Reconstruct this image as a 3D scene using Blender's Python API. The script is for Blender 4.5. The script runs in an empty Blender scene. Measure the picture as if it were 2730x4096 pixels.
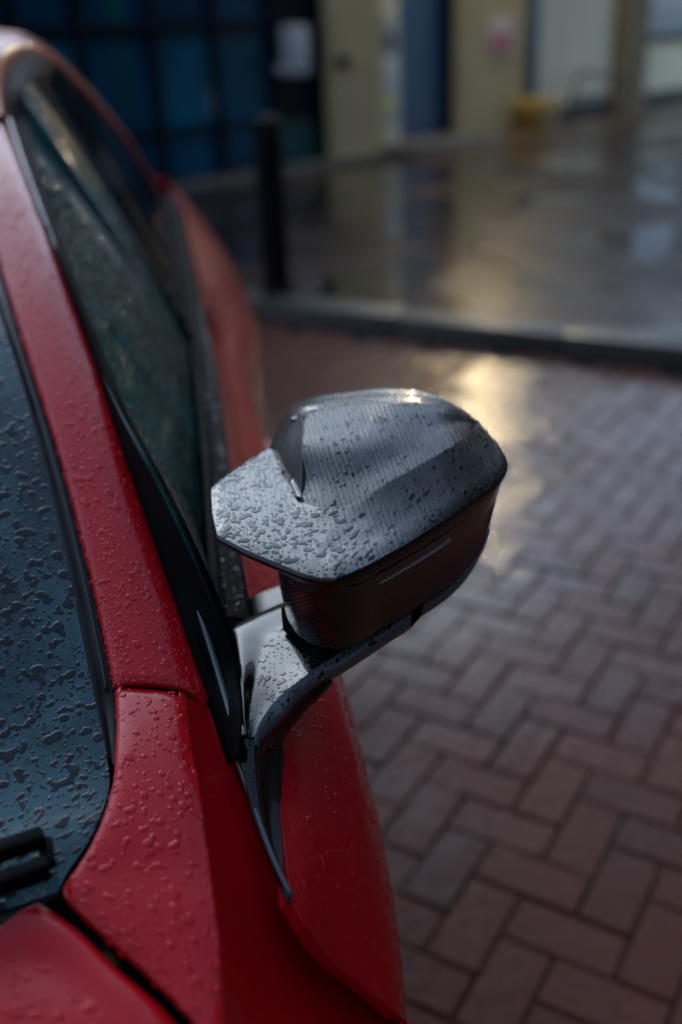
import bpy, bmesh, math, random
import numpy as np
from mathutils import Vector, Matrix
random.seed(7); rng = np.random.default_rng(7)
sc = bpy.context.scene
col = sc.collection

# ------------------------------------------------------------------ camera, sky, sun, exposure
CAM_H = 1.4524
M = np.array([[0.9991011611695583, -0.04238950046461854, 0.0],
              [-0.017940088151566124, -0.4228396821678668, 0.9060269071177144],
              [-0.03840602800022325, -0.9052125349521718, -0.42322008881751905]])
cd = bpy.data.cameras.new('camera'); cam = bpy.data.objects.new('camera', cd); col.objects.link(cam)
cd.sensor_fit = 'VERTICAL'; cd.sensor_height = 36.0; cd.lens = 36.0
cd.clip_start = 0.02; cd.clip_end = 600
cd.dof.use_dof = True; cd.dof.focus_distance = 0.845; cd.dof.aperture_fstop = 2.05; cd.dof.aperture_blades = 0
cam.matrix_world = Matrix(((M[0, 0], -M[0, 1], -M[0, 2], 0), (M[1, 0], -M[1, 1], -M[1, 2], 0),
                           (M[2, 0], -M[2, 1], -M[2, 2], CAM_H), (0, 0, 0, 1)))
sc.camera = cam
SUN_EL, SUN_AZ = math.radians(23), math.radians(-24)      # azimuth measured from +Y towards +X
w = bpy.data.worlds.new('World'); sc.world = w; w.use_nodes = True
nt = w.node_tree
sky = nt.nodes.new('ShaderNodeTexSky'); sky.sky_type = 'NISHITA'; sky.sun_disc = False
sky.sun_elevation = SUN_EL; sky.sun_rotation = SUN_AZ; sky.air_density = 1.0; sky.dust_density = 1.5; sky.ozone_density = 1.5
hs = nt.nodes.new('ShaderNodeHueSaturation'); hs.inputs['Saturation'].default_value = 0.55
nt.links.new(sky.outputs[0], hs.inputs['Color'])
tn = nt.nodes.new('ShaderNodeMix'); tn.data_type = 'RGBA'; tn.blend_type = 'MULTIPLY'; tn.inputs[0].default_value = 1.0
tn.inputs[7].default_value = (0.80, 0.96, 1.16, 1)       # cool cloud light
nt.links.new(hs.outputs[0], tn.inputs[6]); nt.links.new(tn.outputs[2], nt.nodes['Background'].inputs['Color'])
nt.nodes['Background'].inputs['Strength'].default_value = 0.15
sl = bpy.data.lights.new('sun', 'SUN'); sl.energy = 0.5; sl.angle = math.radians(64); sl.color = (0.74, 0.88, 1.0)
so = bpy.data.objects.new('sun', sl); col.objects.link(so)
sd = Vector((math.sin(SUN_AZ) * math.cos(SUN_EL), math.cos(SUN_AZ) * math.cos(SUN_EL), math.sin(SUN_EL)))
so.rotation_euler = sd.to_track_quat('Z', 'Y').to_euler(); so.location = (0, 0, 30)
sc.view_settings.view_transform = 'Standard'; sc.view_settings.look = 'None'
sc.view_settings.exposure = 0.76; sc.view_settings.gamma = 1.0
sc.render.engine = 'CYCLES'
sc.cycles.use_denoising = True
sc.cycles.max_bounces = 8; sc.cycles.transparent_max_bounces = 12
sc.cycles.sample_clamp_indirect = 6.0
sc.cycles.blur_glossy = 0.3

# ------------------------------------------------------------------ pixel / car-frame geometry
FPX = 4096.0; SC = 2730 / 1568                       # pixel numbers below are on a 1568 x 2353 copy of the photograph
TH = math.radians(7.04)
AX = np.array([-math.sin(TH), math.cos(TH), 0.0])    # rearwards along the car
OX = np.array([math.cos(TH), math.sin(TH), 0.0])     # outwards from the car's near side
ZX = np.array([0, 0, 1.0])
CF = np.array([AX, OX, ZX])
TC = -0.82                                           # the car's centre line
def ray(x, y): return CF @ M @ np.array([(x * SC - 1365) / FPX, (y * SC - 2048) / FPX, 1])
def P(x, y, s=None, t=None, z=None):
    r = ray(x, y)
    k = s / r[0] if s is not None else t / r[1] if t is not None else (z - CAM_H) / r[2]
    return np.array([0, 0, CAM_H]) + k * r
def Pf(x, y, fn, k0=0.3, k1=4.5):
    r = ray(x, y); o = np.array([0, 0, CAM_H])
    ks = np.linspace(k0, k1, 900); v = [fn(*(o + k * r)) for k in ks]
    for i in range(len(ks) - 1):
        if v[i] * v[i + 1] <= 0:
            return o + (ks[i] + (ks[i + 1] - ks[i]) * v[i] / (v[i] - v[i + 1] + 1e-12)) * r
    return o + ks[int(np.argmin(np.abs(v)))] * r
def Pz(pts, zs):                                     # pixels with one height each (or one for all)
    zs = [zs] * len(pts) if not hasattr(zs, '__len__') else zs
    if len(zs) != len(pts): zs = np.interp(np.linspace(0, 1, len(pts)), np.linspace(0, 1, len(zs)), zs)
    return np.array([P(x, y, z=z) for (x, y), z in zip(pts, zs)])
def Ps(pts, ss): return np.array([P(x, y, s=s) for (x, y), s in zip(pts, ss)])
def toW(p):
    p = np.asarray(p, float)
    return p[..., 0:1] * AX + p[..., 1:2] * OX + p[..., 2:3] * ZX

def catmull(p, n, linear=False):
    p = np.asarray(p, float)
    d = np.r_[0, np.cumsum(np.linalg.norm(np.diff(p, axis=0), axis=1) + 1e-9)]
    u = np.linspace(0, d[-1], n)
    if linear or len(p) < 3: return np.stack([np.interp(u, d, p[:, k]) for k in range(p.shape[1])], 1)
    m = np.empty_like(p)                             # finite-difference tangents
    h = np.diff(d)[:, None]; sl_ = np.diff(p, axis=0) / h
    m[1:-1] = (sl_[:-1] * h[1:] + sl_[1:] * h[:-1]) / (h[1:] + h[:-1])
    m[0], m[-1] = sl_[0], sl_[-1]
    i = np.clip(np.searchsorted(d, u, 'right') - 1, 0, len(p) - 2)
    hh = (d[i + 1] - d[i])[:, None]; x = ((u - d[i]) / (d[i + 1] - d[i]))[:, None]
    return ((2 * x**3 - 3 * x**2 + 1) * p[i] + (x**3 - 2 * x**2 + x) * hh * m[i]
            + (-2 * x**3 + 3 * x**2) * p[i + 1] + (x**3 - x**2) * hh * m[i + 1])
def loft(rows, nu, nv, linear=False, lin_u=False):
    R = np.stack([catmull(r, nu, lin_u) for r in rows], 0)       # k, nu, 3
    if len(rows) == 2:
        t = np.linspace(0, 1, nv)[:, None, None]; return R[0] * (1 - t) + R[1] * t
    k = len(rows); dm = np.r_[0, np.cumsum(np.mean(np.linalg.norm(np.diff(R, axis=0), axis=2), axis=1) + 1e-9)]
    flat = R.reshape(k, -1); u = np.linspace(0, dm[-1], nv)
    if linear:
        i = np.clip(np.searchsorted(dm, u, 'right') - 1, 0, k - 2); x = ((u - dm[i]) / (dm[i + 1] - dm[i]))[:, None]
        return (flat[i] * (1 - x) + flat[i + 1] * x).reshape(nv, nu, 3)
    h = np.diff(dm)[:, None]; sl_ = np.diff(flat, axis=0) / h; m = np.empty_like(flat)
    m[1:-1] = (sl_[:-1] * h[1:] + sl_[1:] * h[:-1]) / (h[1:] + h[:-1]); m[0], m[-1] = sl_[0], sl_[-1]
    i = np.clip(np.searchsorted(dm, u, 'right') - 1, 0, k - 2)
    hh = (dm[i + 1] - dm[i])[:, None]; x = ((u - dm[i]) / (dm[i + 1] - dm[i]))[:, None]
    out = ((2 * x**3 - 3 * x**2 + 1) * flat[i] + (x**3 - 2 * x**2 + x) * hh * m[i]
           + (-2 * x**3 + 3 * x**2) * flat[i + 1] + (x**3 - x**2) * hh * m[i + 1])
    return out.reshape(nv, nu, 3)
def gnormals(g):
    du = np.gradient(g, axis=1); dv = np.gradient(g, axis=0)
    n = np.cross(du, dv); return n / (np.linalg.norm(n, axis=2, keepdims=True) + 1e-12)

# ------------------------------------------------------------------ object helpers
def tag(o, label=None, cat=None, group=None, kind=None):
    if label: o['label'] = label
    if cat: o['category'] = cat
    if group: o['group'] = group
    if kind: o['kind'] = kind
    return o
def empty(name, loc=(0, 0, 0), rz=0.0, parent=None):
    o = bpy.data.objects.new(name, None); col.objects.link(o); o.location = loc; o.rotation_euler = (0, 0, rz)
    o.empty_display_size = 0.1
    if parent: o.parent = parent; 
    return o
def link(name, me, mat, parent=None):
    o = bpy.data.objects.new(name, me); col.objects.link(o)
    if mat is not None and not me.materials: me.materials.append(mat)
    if parent is not None:
        o.parent = parent; bpy.context.view_layer.update(); o.matrix_parent_inverse = parent.matrix_world.inverted()
    return o
def pymesh(name, v, f, smooth=True):
    me = bpy.data.meshes.new(name); me.from_pydata([tuple(x) for x in v], [], f); me.update()
    if smooth: me.polygons.foreach_set('use_smooth', np.ones(len(me.polygons), bool))
    return me
def np_mesh(name, v, quads, uv=None, smooth=True):
    """quads: (n,4) index array; uv: per-vertex (n,2)"""
    me = bpy.data.meshes.new(name); n = len(quads)
    me.vertices.add(len(v)); me.vertices.foreach_set('co', np.asarray(v, np.float32).ravel())
    me.loops.add(n * 4); me.loops.foreach_set('vertex_index', np.asarray(quads, np.int32).ravel())
    me.polygons.add(n); me.polygons.foreach_set('loop_start', np.arange(0, n * 4, 4, dtype=np.int32))
    me.polygons.foreach_set('loop_total', np.full(n, 4, np.int32))
    me.polygons.foreach_set('use_smooth', np.full(n, smooth, bool))
    if uv is not None:
        l = me.uv_layers.new(name='UVMap'); l.data.foreach_set('uv', np.asarray(uv, np.float32)[np.asarray(quads).ravel()].ravel())
    me.update(); me.validate(); return me
def gquads(nv, nu, off=0):
    a = np.arange(nv * nu).reshape(nv, nu) + off
    return np.stack([a[:-1, :-1], a[:-1, 1:], a[1:, 1:], a[1:, :-1]], -1).reshape(-1, 4)
def shell(name, g, mat, parent, out, thick=0.003, uv=False, flip=False, roll=0.0):
    """a sheet-metal panel: the surface, its inner side and its edges; g in the car frame, out = where its outside faces"""
    g = np.array(g)
    if flip: g[..., 1] = 2 * TC - g[..., 1]; out = (out[0], -out[1], out[2])
    nv, nu = g.shape[:2]
    n = gnormals(g)
    rev = np.mean(n @ np.array(out, float)) < 0
    if rev: g = g[:, ::-1]; n = -n[:, ::-1]
    if roll:
        g = g.copy(); e_ = np.zeros((nv, nu, 1)); e_[[0, -1]] = 1; e_[:, [0, -1]] = 1
        if hasattr(roll, '__len__'):
            e_[:] = 0; k_ = list(roll[:4]); k_ = k_ if not rev else [k_[0], k_[1], k_[3], k_[2]]
            for q_, sl_ in zip(k_, ((0, slice(None)), (-1, slice(None)), (slice(None), 0), (slice(None), -1))):
                if q_: e_[sl_] = 1
            roll = roll[4]
        g = g - n * e_ * roll
    # car frame is left-handed: the winding is reversed below
    inner = g - n * thick
    V = [toW(g).reshape(-1, 3), toW(inner).reshape(-1, 3)]
    q = gquads(nv, nu); Q = [q[:, ::-1], gquads(nv, nu, nv * nu)]
    off = 2 * nv * nu
    for a, b in ((g[0], inner[0]), (inner[-1], g[-1]), (inner[:, 0], g[:, 0]), (g[:, -1], inner[:, -1])):
        V.append(toW(np.stack([a, b], 0)).reshape(-1, 3)); Q.append(gquads(2, len(a), off)); off += 2 * len(a)
    UV = None
    if uv:
        lu = np.r_[0, np.cumsum(np.linalg.norm(np.diff(g[nv // 2], axis=0), axis=1))]
        lv = np.r_[0, np.cumsum(np.linalg.norm(np.diff(g[:, nu // 2], axis=0), axis=1))]
        uu, vv = np.meshgrid(lu, lv); a = np.stack([uu, vv], -1).reshape(-1, 2)
        if uv == 'top': a = np.stack([g[..., 1] + .35 * g[..., 2], g[..., 0] + .2 * g[..., 2]], -1).reshape(-1, 2)
        UV = np.concatenate([a, a, np.zeros((off - 2 * nv * nu, 2))])
    return link(name, np_mesh(name, np.concatenate(V), np.concatenate(Q), UV), mat, parent)
def tube(name, path, r, mat, parent, car=True, seg=8, n=60, flip=False, rz=None, caps=True, do_link=True):
    p = catmull(path, n) if n else np.asarray(path, float)
    if flip: p = p.copy(); p[:, 1] = 2 * TC - p[:, 1]
    p = toW(p) if car else p
    n = len(p); tg = np.gradient(p, axis=0); tg /= np.linalg.norm(tg, axis=1, keepdims=True) + 1e-12
    up = np.array([0, 0, 1.0]) if abs(tg[:, 2]).mean() < 0.9 else np.array([1.0, 0, 0])
    a = np.cross(tg, up); a /= np.linalg.norm(a, axis=1, keepdims=True) + 1e-12; b = np.cross(a, tg)
    rr = np.full(n, r) if not hasattr(r, '__len__') else np.interp(np.linspace(0, 1, n), np.linspace(0, 1, len(r)), r)
    rb = rr if rz is None else rr * rz
    an = np.linspace(0, 2 * math.pi, seg, endpoint=False)
    V = p[:, None] + rr[:, None, None] * np.cos(an)[None, :, None] * a[:, None] + rb[:, None, None] * np.sin(an)[None, :, None] * b[:, None]
    V = V.reshape(-1, 3); F = []
    for i in range(n - 1):
        for j in range(seg):
            k = (j + 1) % seg; F.append((i * seg + j, i * seg + k, (i + 1) * seg + k, (i + 1) * seg + j))
    if caps: F += [tuple(range(seg))[::-1], tuple((n - 1) * seg + j for j in range(seg))]
    me = pymesh(name, V, F)
    return link(name, me, mat, parent) if do_link else me
def add_box(bm, lo, hi, T=None, bev=0.0):
    vs = bmesh.ops.create_cube(bm, size=1.0)['verts']
    for v in vs: v.co = Vector([lo[k] + (v.co[k] + 0.5) * (hi[k] - lo[k]) for k in range(3)])
    if bev:
        es = list({e for v in vs for e in v.link_edges})
        r = bmesh.ops.bevel(bm, geom=es, offset=bev, segments=2, affect='EDGES', profile=0.6)
        vs = list({v for f in r['faces'] for v in f.verts} | {v for v in vs if v.is_valid})
    if T is not None:
        for v in vs: v.co = T @ v.co
def bm_obj(name, bm, mat, parent=None, smooth=False):
    bmesh.ops.recalc_face_normals(bm, faces=bm.faces[:])
    me = bpy.data.meshes.new(name); bm.to_mesh(me); bm.free()
    if smooth: me.polygons.foreach_set('use_smooth', np.ones(len(me.polygons), bool)); me.set_sharp_from_angle(angle=math.radians(40))
    return link(name, me, mat, parent)
def box(name, lo, hi, mat, parent=None, T=None, bev=0.0):
    bm = bmesh.new(); add_box(bm, lo, hi, T, bev); return bm_obj(name, bm, mat, parent, smooth=bev > 0)
def lathe(prof, seg=40):
    """profile of (r, z) -> bmesh about Z"""
    bm = bmesh.new(); rings = []
    for r, z in prof:
        rings.append([bm.verts.new((r * math.cos(a), r * math.sin(a), z)) for a in np.linspace(0, 2 * math.pi, seg, endpoint=False)])
    for i in range(len(rings) - 1):
        for j in range(seg):
            k = (j + 1) % seg; bm.faces.new((rings[i][j], rings[i][k], rings[i + 1][k], rings[i + 1][j]))
    bm.faces.new(rings[0][::-1]); bm.faces.new(rings[-1]); return bm

# ------------------------------------------------------------------ materials
class N:
    def __init__(s, name):
        s.m = bpy.data.materials.new(name); s.m.use_nodes = True; s.t = s.m.node_tree; s.b = s.t.nodes['Principled BSDF']
    def n(s, typ, **kw):
        x = s.t.nodes.new('ShaderNode' + typ)
        for k, v in kw.items(): setattr(x, k, v)
        return x
    def l(s, a, b): s.t.links.new(a, b)
    def set(s, **kw):
        for k, v in kw.items():
            s.b.inputs[k.replace('_', ' ')].default_value = v
        return s
    def coords(s, scale=1.0, kind='Object'):
        if kind == 'World': c = s.n('NewGeometry').outputs['Position']
        else: c = s.n('TexCoord').outputs[kind]
        if scale == 1.0: return c
        v = s.n('VectorMath', operation='SCALE'); s.l(c, v.inputs[0]); v.inputs['Scale'].default_value = scale; return v.outputs[0]
    def noise(s, scale, detail=4, rough=0.55, vec=None, dist=0.0):
        x = s.n('TexNoise'); x.inputs['Scale'].default_value = scale; x.inputs['Detail'].default_value = detail
        x.inputs['Roughness'].default_value = rough; x.inputs['Distortion'].default_value = dist
        if vec is not None: s.l(vec, x.inputs['Vector'])
        return x.outputs[0]
    def ramp(s, fac, stops):
        x = s.n('ValToRGB'); e = x.color_ramp.elements
        while len(e) < len(stops): e.new(0.5)
        for el, (p, c) in zip(e, stops): el.position = p; el.color = (*c, 1) if len(c) == 3 else c
        s.l(fac, x.inputs[0]); return x.outputs[0]
    def mapr(s, v, a, b, c, d):
        x = s.n('MapRange'); s.l(v, x.inputs[0])
        for i, q in enumerate((a, b, c, d)): x.inputs[i + 1].default_value = q
        return x.outputs[0]
    def math(s, op, a, b=None):
        x = s.n('Math', operation=op)
        for i, q in enumerate((a, b)):
            if q is None: continue
            if isinstance(q, (int, float)): x.inputs[i].default_value = q
            else: s.l(q, x.inputs[i])
        return x.outputs[0]
    def mix(s, fac, a, b):
        x = s.n('Mix', data_type='RGBA')
        for i, q in ((0, fac), (6, a), (7, b)):
            if isinstance(q, (int, float)): x.inputs[i].default_value = q
            elif isinstance(q, tuple): x.inputs[i].default_value = (*q, 1)
            else: s.l(q, x.inputs[i])
        return x.outputs[2]
    def bump(s, h, strength=0.3, dist=0.01, nrm=None):
        x = s.n('Bump'); x.inputs['Strength'].default_value = strength; x.inputs['Distance'].default_value = dist; s.l(h, x.inputs['Height'])
        if nrm is not None: s.l(nrm, x.inputs['Normal'])
        return x.outputs[0]
    def bevel(s, r):
        x = s.n('Bevel'); x.samples = 4; x.inputs['Radius'].default_value = r; return x.outputs[0]
def simple(name, c, rough=0.5, metal=0.0, coat=0.0, spec=0.5, vary=0.12, nscale=9.0, bump=0.0):
    a = N(name); a.set(Roughness=rough, Metallic=metal)
    a.b.inputs['Specular IOR Level'].default_value = spec; a.b.inputs['Coat Weight'].default_value = coat; a.b.inputs['Coat Roughness'].default_value = 0.03
    f = a.noise(nscale, 5, 0.6, a.coords(kind='World'))
    lo = tuple(max(0, x * (1 - vary)) for x in c); hi = tuple(min(1, x * (1 + vary)) for x in c)
    a.l(a.ramp(f, [(0.3, lo), (0.7, hi)]), a.b.inputs['Base Color'])
    a.l(a.mapr(a.noise(nscale * 3, 4, 0.6, a.coords(kind='World')), 0.3, 0.7, max(0.0, rough * 0.85), min(1, rough * 1.15)), a.b.inputs['Roughness'])
    if bump: a.l(a.bump(a.noise(nscale * 14, 4, 0.6, a.coords(kind='World')), bump, 0.004), a.b.inputs['Normal'])
    return a.m
RED = (0.42, 0.006, 0.014)
def paint(name, water=False):
    a = N(name)
    a.b.inputs['Coat Weight'].default_value = 0.8; a.b.inputs['Coat Roughness'].default_value = 0.02
    a.b.inputs['Coat IOR'].default_value = 1.42
    f = a.noise(3.0, 3, 0.5, a.coords(kind='World'))
    a.l(a.ramp(f, [(0.3, (0.52, 0.0016, 0.008)), (0.7, (0.57, 0.0024, 0.010))]), a.b.inputs['Base Color'])
    a.set(Roughness=0.42); a.b.inputs['Specular IOR Level'].default_value = 0.08
    if water:
        a.set(Roughness=0.5); a.b.inputs['Coat IOR'].default_value = 1.36; a.b.inputs['Coat Roughness'].default_value = 0.0
    else:                                            # fine film of mist between the drops
        mist = a.noise(900, 2, 0.5, a.coords(kind='World'))
        b = a.bump(a.mapr(mist, 0.5, 0.75, 0, 1), 0.10, 0.0006, a.bevel(0.0025))
        a.l(b, a.b.inputs['Coat Normal'])
        a.l(a.bevel(0.0025), a.b.inputs['Normal'])
    return a.m
def gloss_black(name, base=0.006, rough=0.04, mist=0.0, bev=0.0015, ior=1.5):
    a = N(name); a.set(Base_Color=(base, base, base * 1.08, 1), IOR=ior)
    a.l(a.mapr(a.noise(40, 4, 0.6, a.coords(kind='World')), 0.3, 0.7, rough * 0.7, rough * 1.4), a.b.inputs['Roughness'])
    nb = a.bevel(bev)
    if mist:
        nb = a.bump(a.mapr(a.noise(1100, 2, 0.5, a.coords(kind='World')), 0.52, 0.72, 0, 1), mist, 0.0005, nb)
    a.l(nb, a.b.inputs['Normal']); return a.m
def carbon(name, cell=0.0021, turn=0.0, bs=0.55):
    a = N(name); uv = a.coords(kind='UV')
    mp = a.n('Mapping'); a.l(uv, mp.inputs[0]); mp.inputs['Rotation'].default_value = (0, 0, turn); mp.inputs['Scale'].default_value = (1 / cell, 1 / cell, 1)
    sx = a.n('SeparateXYZ'); a.l(mp.outputs[0], sx.inputs[0]); x, y = sx.outputs[0], sx.outputs[1]
    fx, fy = a.math('FLOOR', x), a.math('FLOOR', y)
    tw = a.math('FLOORED_MODULO', a.math('ADD', fx, fy), 4.0)
    warp = a.math('LESS_THAN', tw, 1.5)
    ux = a.math('SUBTRACT', a.math('FRACT', x), 0.5); uy = a.math('SUBTRACT', a.math('FRACT', y), 0.5)
    hx = a.math('SUBTRACT', 1.0, a.math('MULTIPLY', a.math('MULTIPLY', ux, ux), 3.0))
    hy = a.math('SUBTRACT', 1.0, a.math('MULTIPLY', a.math('MULTIPLY', uy, uy), 3.0))
    mh = a.n('Mix', data_type='FLOAT'); a.l(warp, mh.inputs[0]); a.l(hx, mh.inputs[2]); a.l(hy, mh.inputs[3])
    fib = a.noise(2600, 1, 0.5, a.coords(kind='World'))
    c = a.mix(warp, (0.0025, 0.0025, 0.003), (0.030, 0.031, 0.034))
    a.l(a.mix(a.mapr(fib, 0.35, 0.65, 0.0, 0.3), c, (0.012, 0.012, 0.013)), a.b.inputs['Base Color'])
    a.l(a.mapr(warp, 0, 1, 0.36, 0.24), a.b.inputs['Roughness']); a.set(Metallic=0.35)
    a.b.inputs['Specular IOR Level'].default_value = 0.55
    nb = a.bevel(0.0009)
    a.l(a.bump(mh.outputs[0], bs, 0.0007, nb), a.b.inputs['Normal'])
    a.b.inputs['Coat Weight'].default_value = 1.0; a.b.inputs['Coat IOR'].default_value = 1.5
    a.b.inputs['Coat Roughness'].default_value = 0.035
    a.l(a.bump(a.mapr(a.noise(1300, 2, 0.5, a.coords(kind='World')), 0.5, 0.7, 0, 1), 0.12, 0.0005, nb), a.b.inputs['Coat Normal'])
    return a.m
def water_mat(name, base, rough=0.35):
    a = N(name); a.set(Base_Color=(*base, 1), Roughness=0.015, IOR=1.34)
    f = a.noise(60, 2, 0.5, a.coords(kind='World'))
    lo = tuple(x * 0.9 for x in base); a.l(a.ramp(f, [(0.3, lo), (0.7, base)]), a.b.inputs['Base Color'])
    return a.m
def tinted_glass(name, tint, base, clear=0.5, rough=0.02, wet=0.0, wscale=60, ior=1.5):
    a = N(name); a.set(Base_Color=(*base, 1), Roughness=rough, IOR=ior)
    f = a.noise(7, 5, 0.6, a.coords(kind='World'), dist=0.6)
    a.l(a.ramp(f, [(0.35, tuple(x * 0.35 for x in base)), (0.5, base), (0.66, tuple(min(1, x * 1.9) for x in base))]), a.b.inputs['Base Color'])
    if wet:
        h = a.noise(wscale, 3, 0.6, a.coords(kind='World'), dist=0.4)
        a.l(a.bump(h, wet, 0.002), a.b.inputs['Normal'])
    tr = a.n('BsdfTransparent'); tr.inputs[0].default_value = (*tint, 1)
    mx = a.n('MixShader'); lw = a.n('LayerWeight'); lw.inputs[0].default_value = 0.35
    fac = a.math('MULTIPLY', a.math('SUBTRACT', 1.0, lw.outputs['Fresnel']), clear)
    a.l(fac, mx.inputs[0]); a.l(a.b.outputs[0], mx.inputs[1]); a.l(tr.outputs[0], mx.inputs[2])
    a.l(mx.outputs[0], a.t.nodes['Material Output'].inputs['Surface']); return a.m

MT = {}
MT['paint'] = paint('red_paint'); MT['paint_water'] = paint('water_over_red', True)
MT['black'] = gloss_black('gloss_black', 0.006, 0.04, 0.10)
MT['satin'] = gloss_black('satin_black', 0.007, 0.2, 0.15)
MT['sky_sheen_trim'] = simple('strip_sky_sheen', (.085, .105, .125), .38, 0, .3, .4, .15, 200, .1)  # sky reflection on the gloss-black strip, painted in as blue-grey
MT['seal'] = simple('seal_black', (.004, .004, .0045), .6, 0, 0, .03, .2, 40)
MT['rail_sky_sheen'] = simple('rail_sky_sheen', (.075, .092, .11), .22, 0, .6, .5, .1, 60)  # sky sheen of the black rails painted into their base colour
MT['rubber'] = gloss_black('rubber', 0.010, 0.45, 0.0, 0.001)
MT['carbon'] = carbon('carbon_twill', 0.0016, math.radians(48), 0.5); MT['carbon_face'] = carbon('carbon_twill_face', 0.0013, math.radians(-15), 0.25)
MT['water_dark'] = water_mat('water_over_black', (0.008, 0.009, 0.010)); MT['water_glass'] = water_mat('water_over_glass', (0.012, 0.02, 0.025))
MT['windshield'] = tinted_glass('windshield_glass', (0.25, 0.45, 0.47), (0.032, 0.085, 0.098), 0.25, 0.05, 0.0)  # teal base colour stands in for part of the screen's sky reflection
MT['side_glass'] = tinted_glass('side_glass', (0.10, 0.26, 0.24), (0.004, 0.055, 0.048), 0.08, 0.09, 0.01, 30, 1.14)  # mottled teal base paints in the window's green reflections
MT['quarter_glass'] = tinted_glass('privacy_glass', (0.10, 0.12, 0.13), (0.005, 0.008, 0.011), 0.05, 0.06, 0.02, 60, 1.16)
MT['lens'] = simple('clear_lens', (0.32, 0.33, 0.36), 0.12, 0.3, 1.0, 0.5, 0.3, 700)
MT['silver_glass'] = simple('mirror_silver', (0.7, 0.72, 0.74), 0.02, 1.0, 0, 0.5, 0.02)
MT['interior'] = simple('dark_cabin_trim', (0.03, 0.031, 0.033), 0.7, 0, 0, 0.3, 0.25, 20)
MT['seat'] = simple('seat_leather', (0.10, 0.095, 0.085), 0.55, 0, 0, 0.4, 0.2, 30, 0.2)
MT['tyre'] = simple('tyre_rubber', (0.02, 0.02, 0.021), 0.75, 0, 0, 0.4, 0.2, 20)
MT['rim'] = simple('dark_alloy', (0.08, 0.08, 0.085), 0.3, 0.9, 0.4, 0.5, 0.1)
MT['lamp_glass'] = simple('headlamp_glass', (0.12, 0.13, 0.14), 0.06, 0.0, 1.0, 0.6, 0.2)

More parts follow.
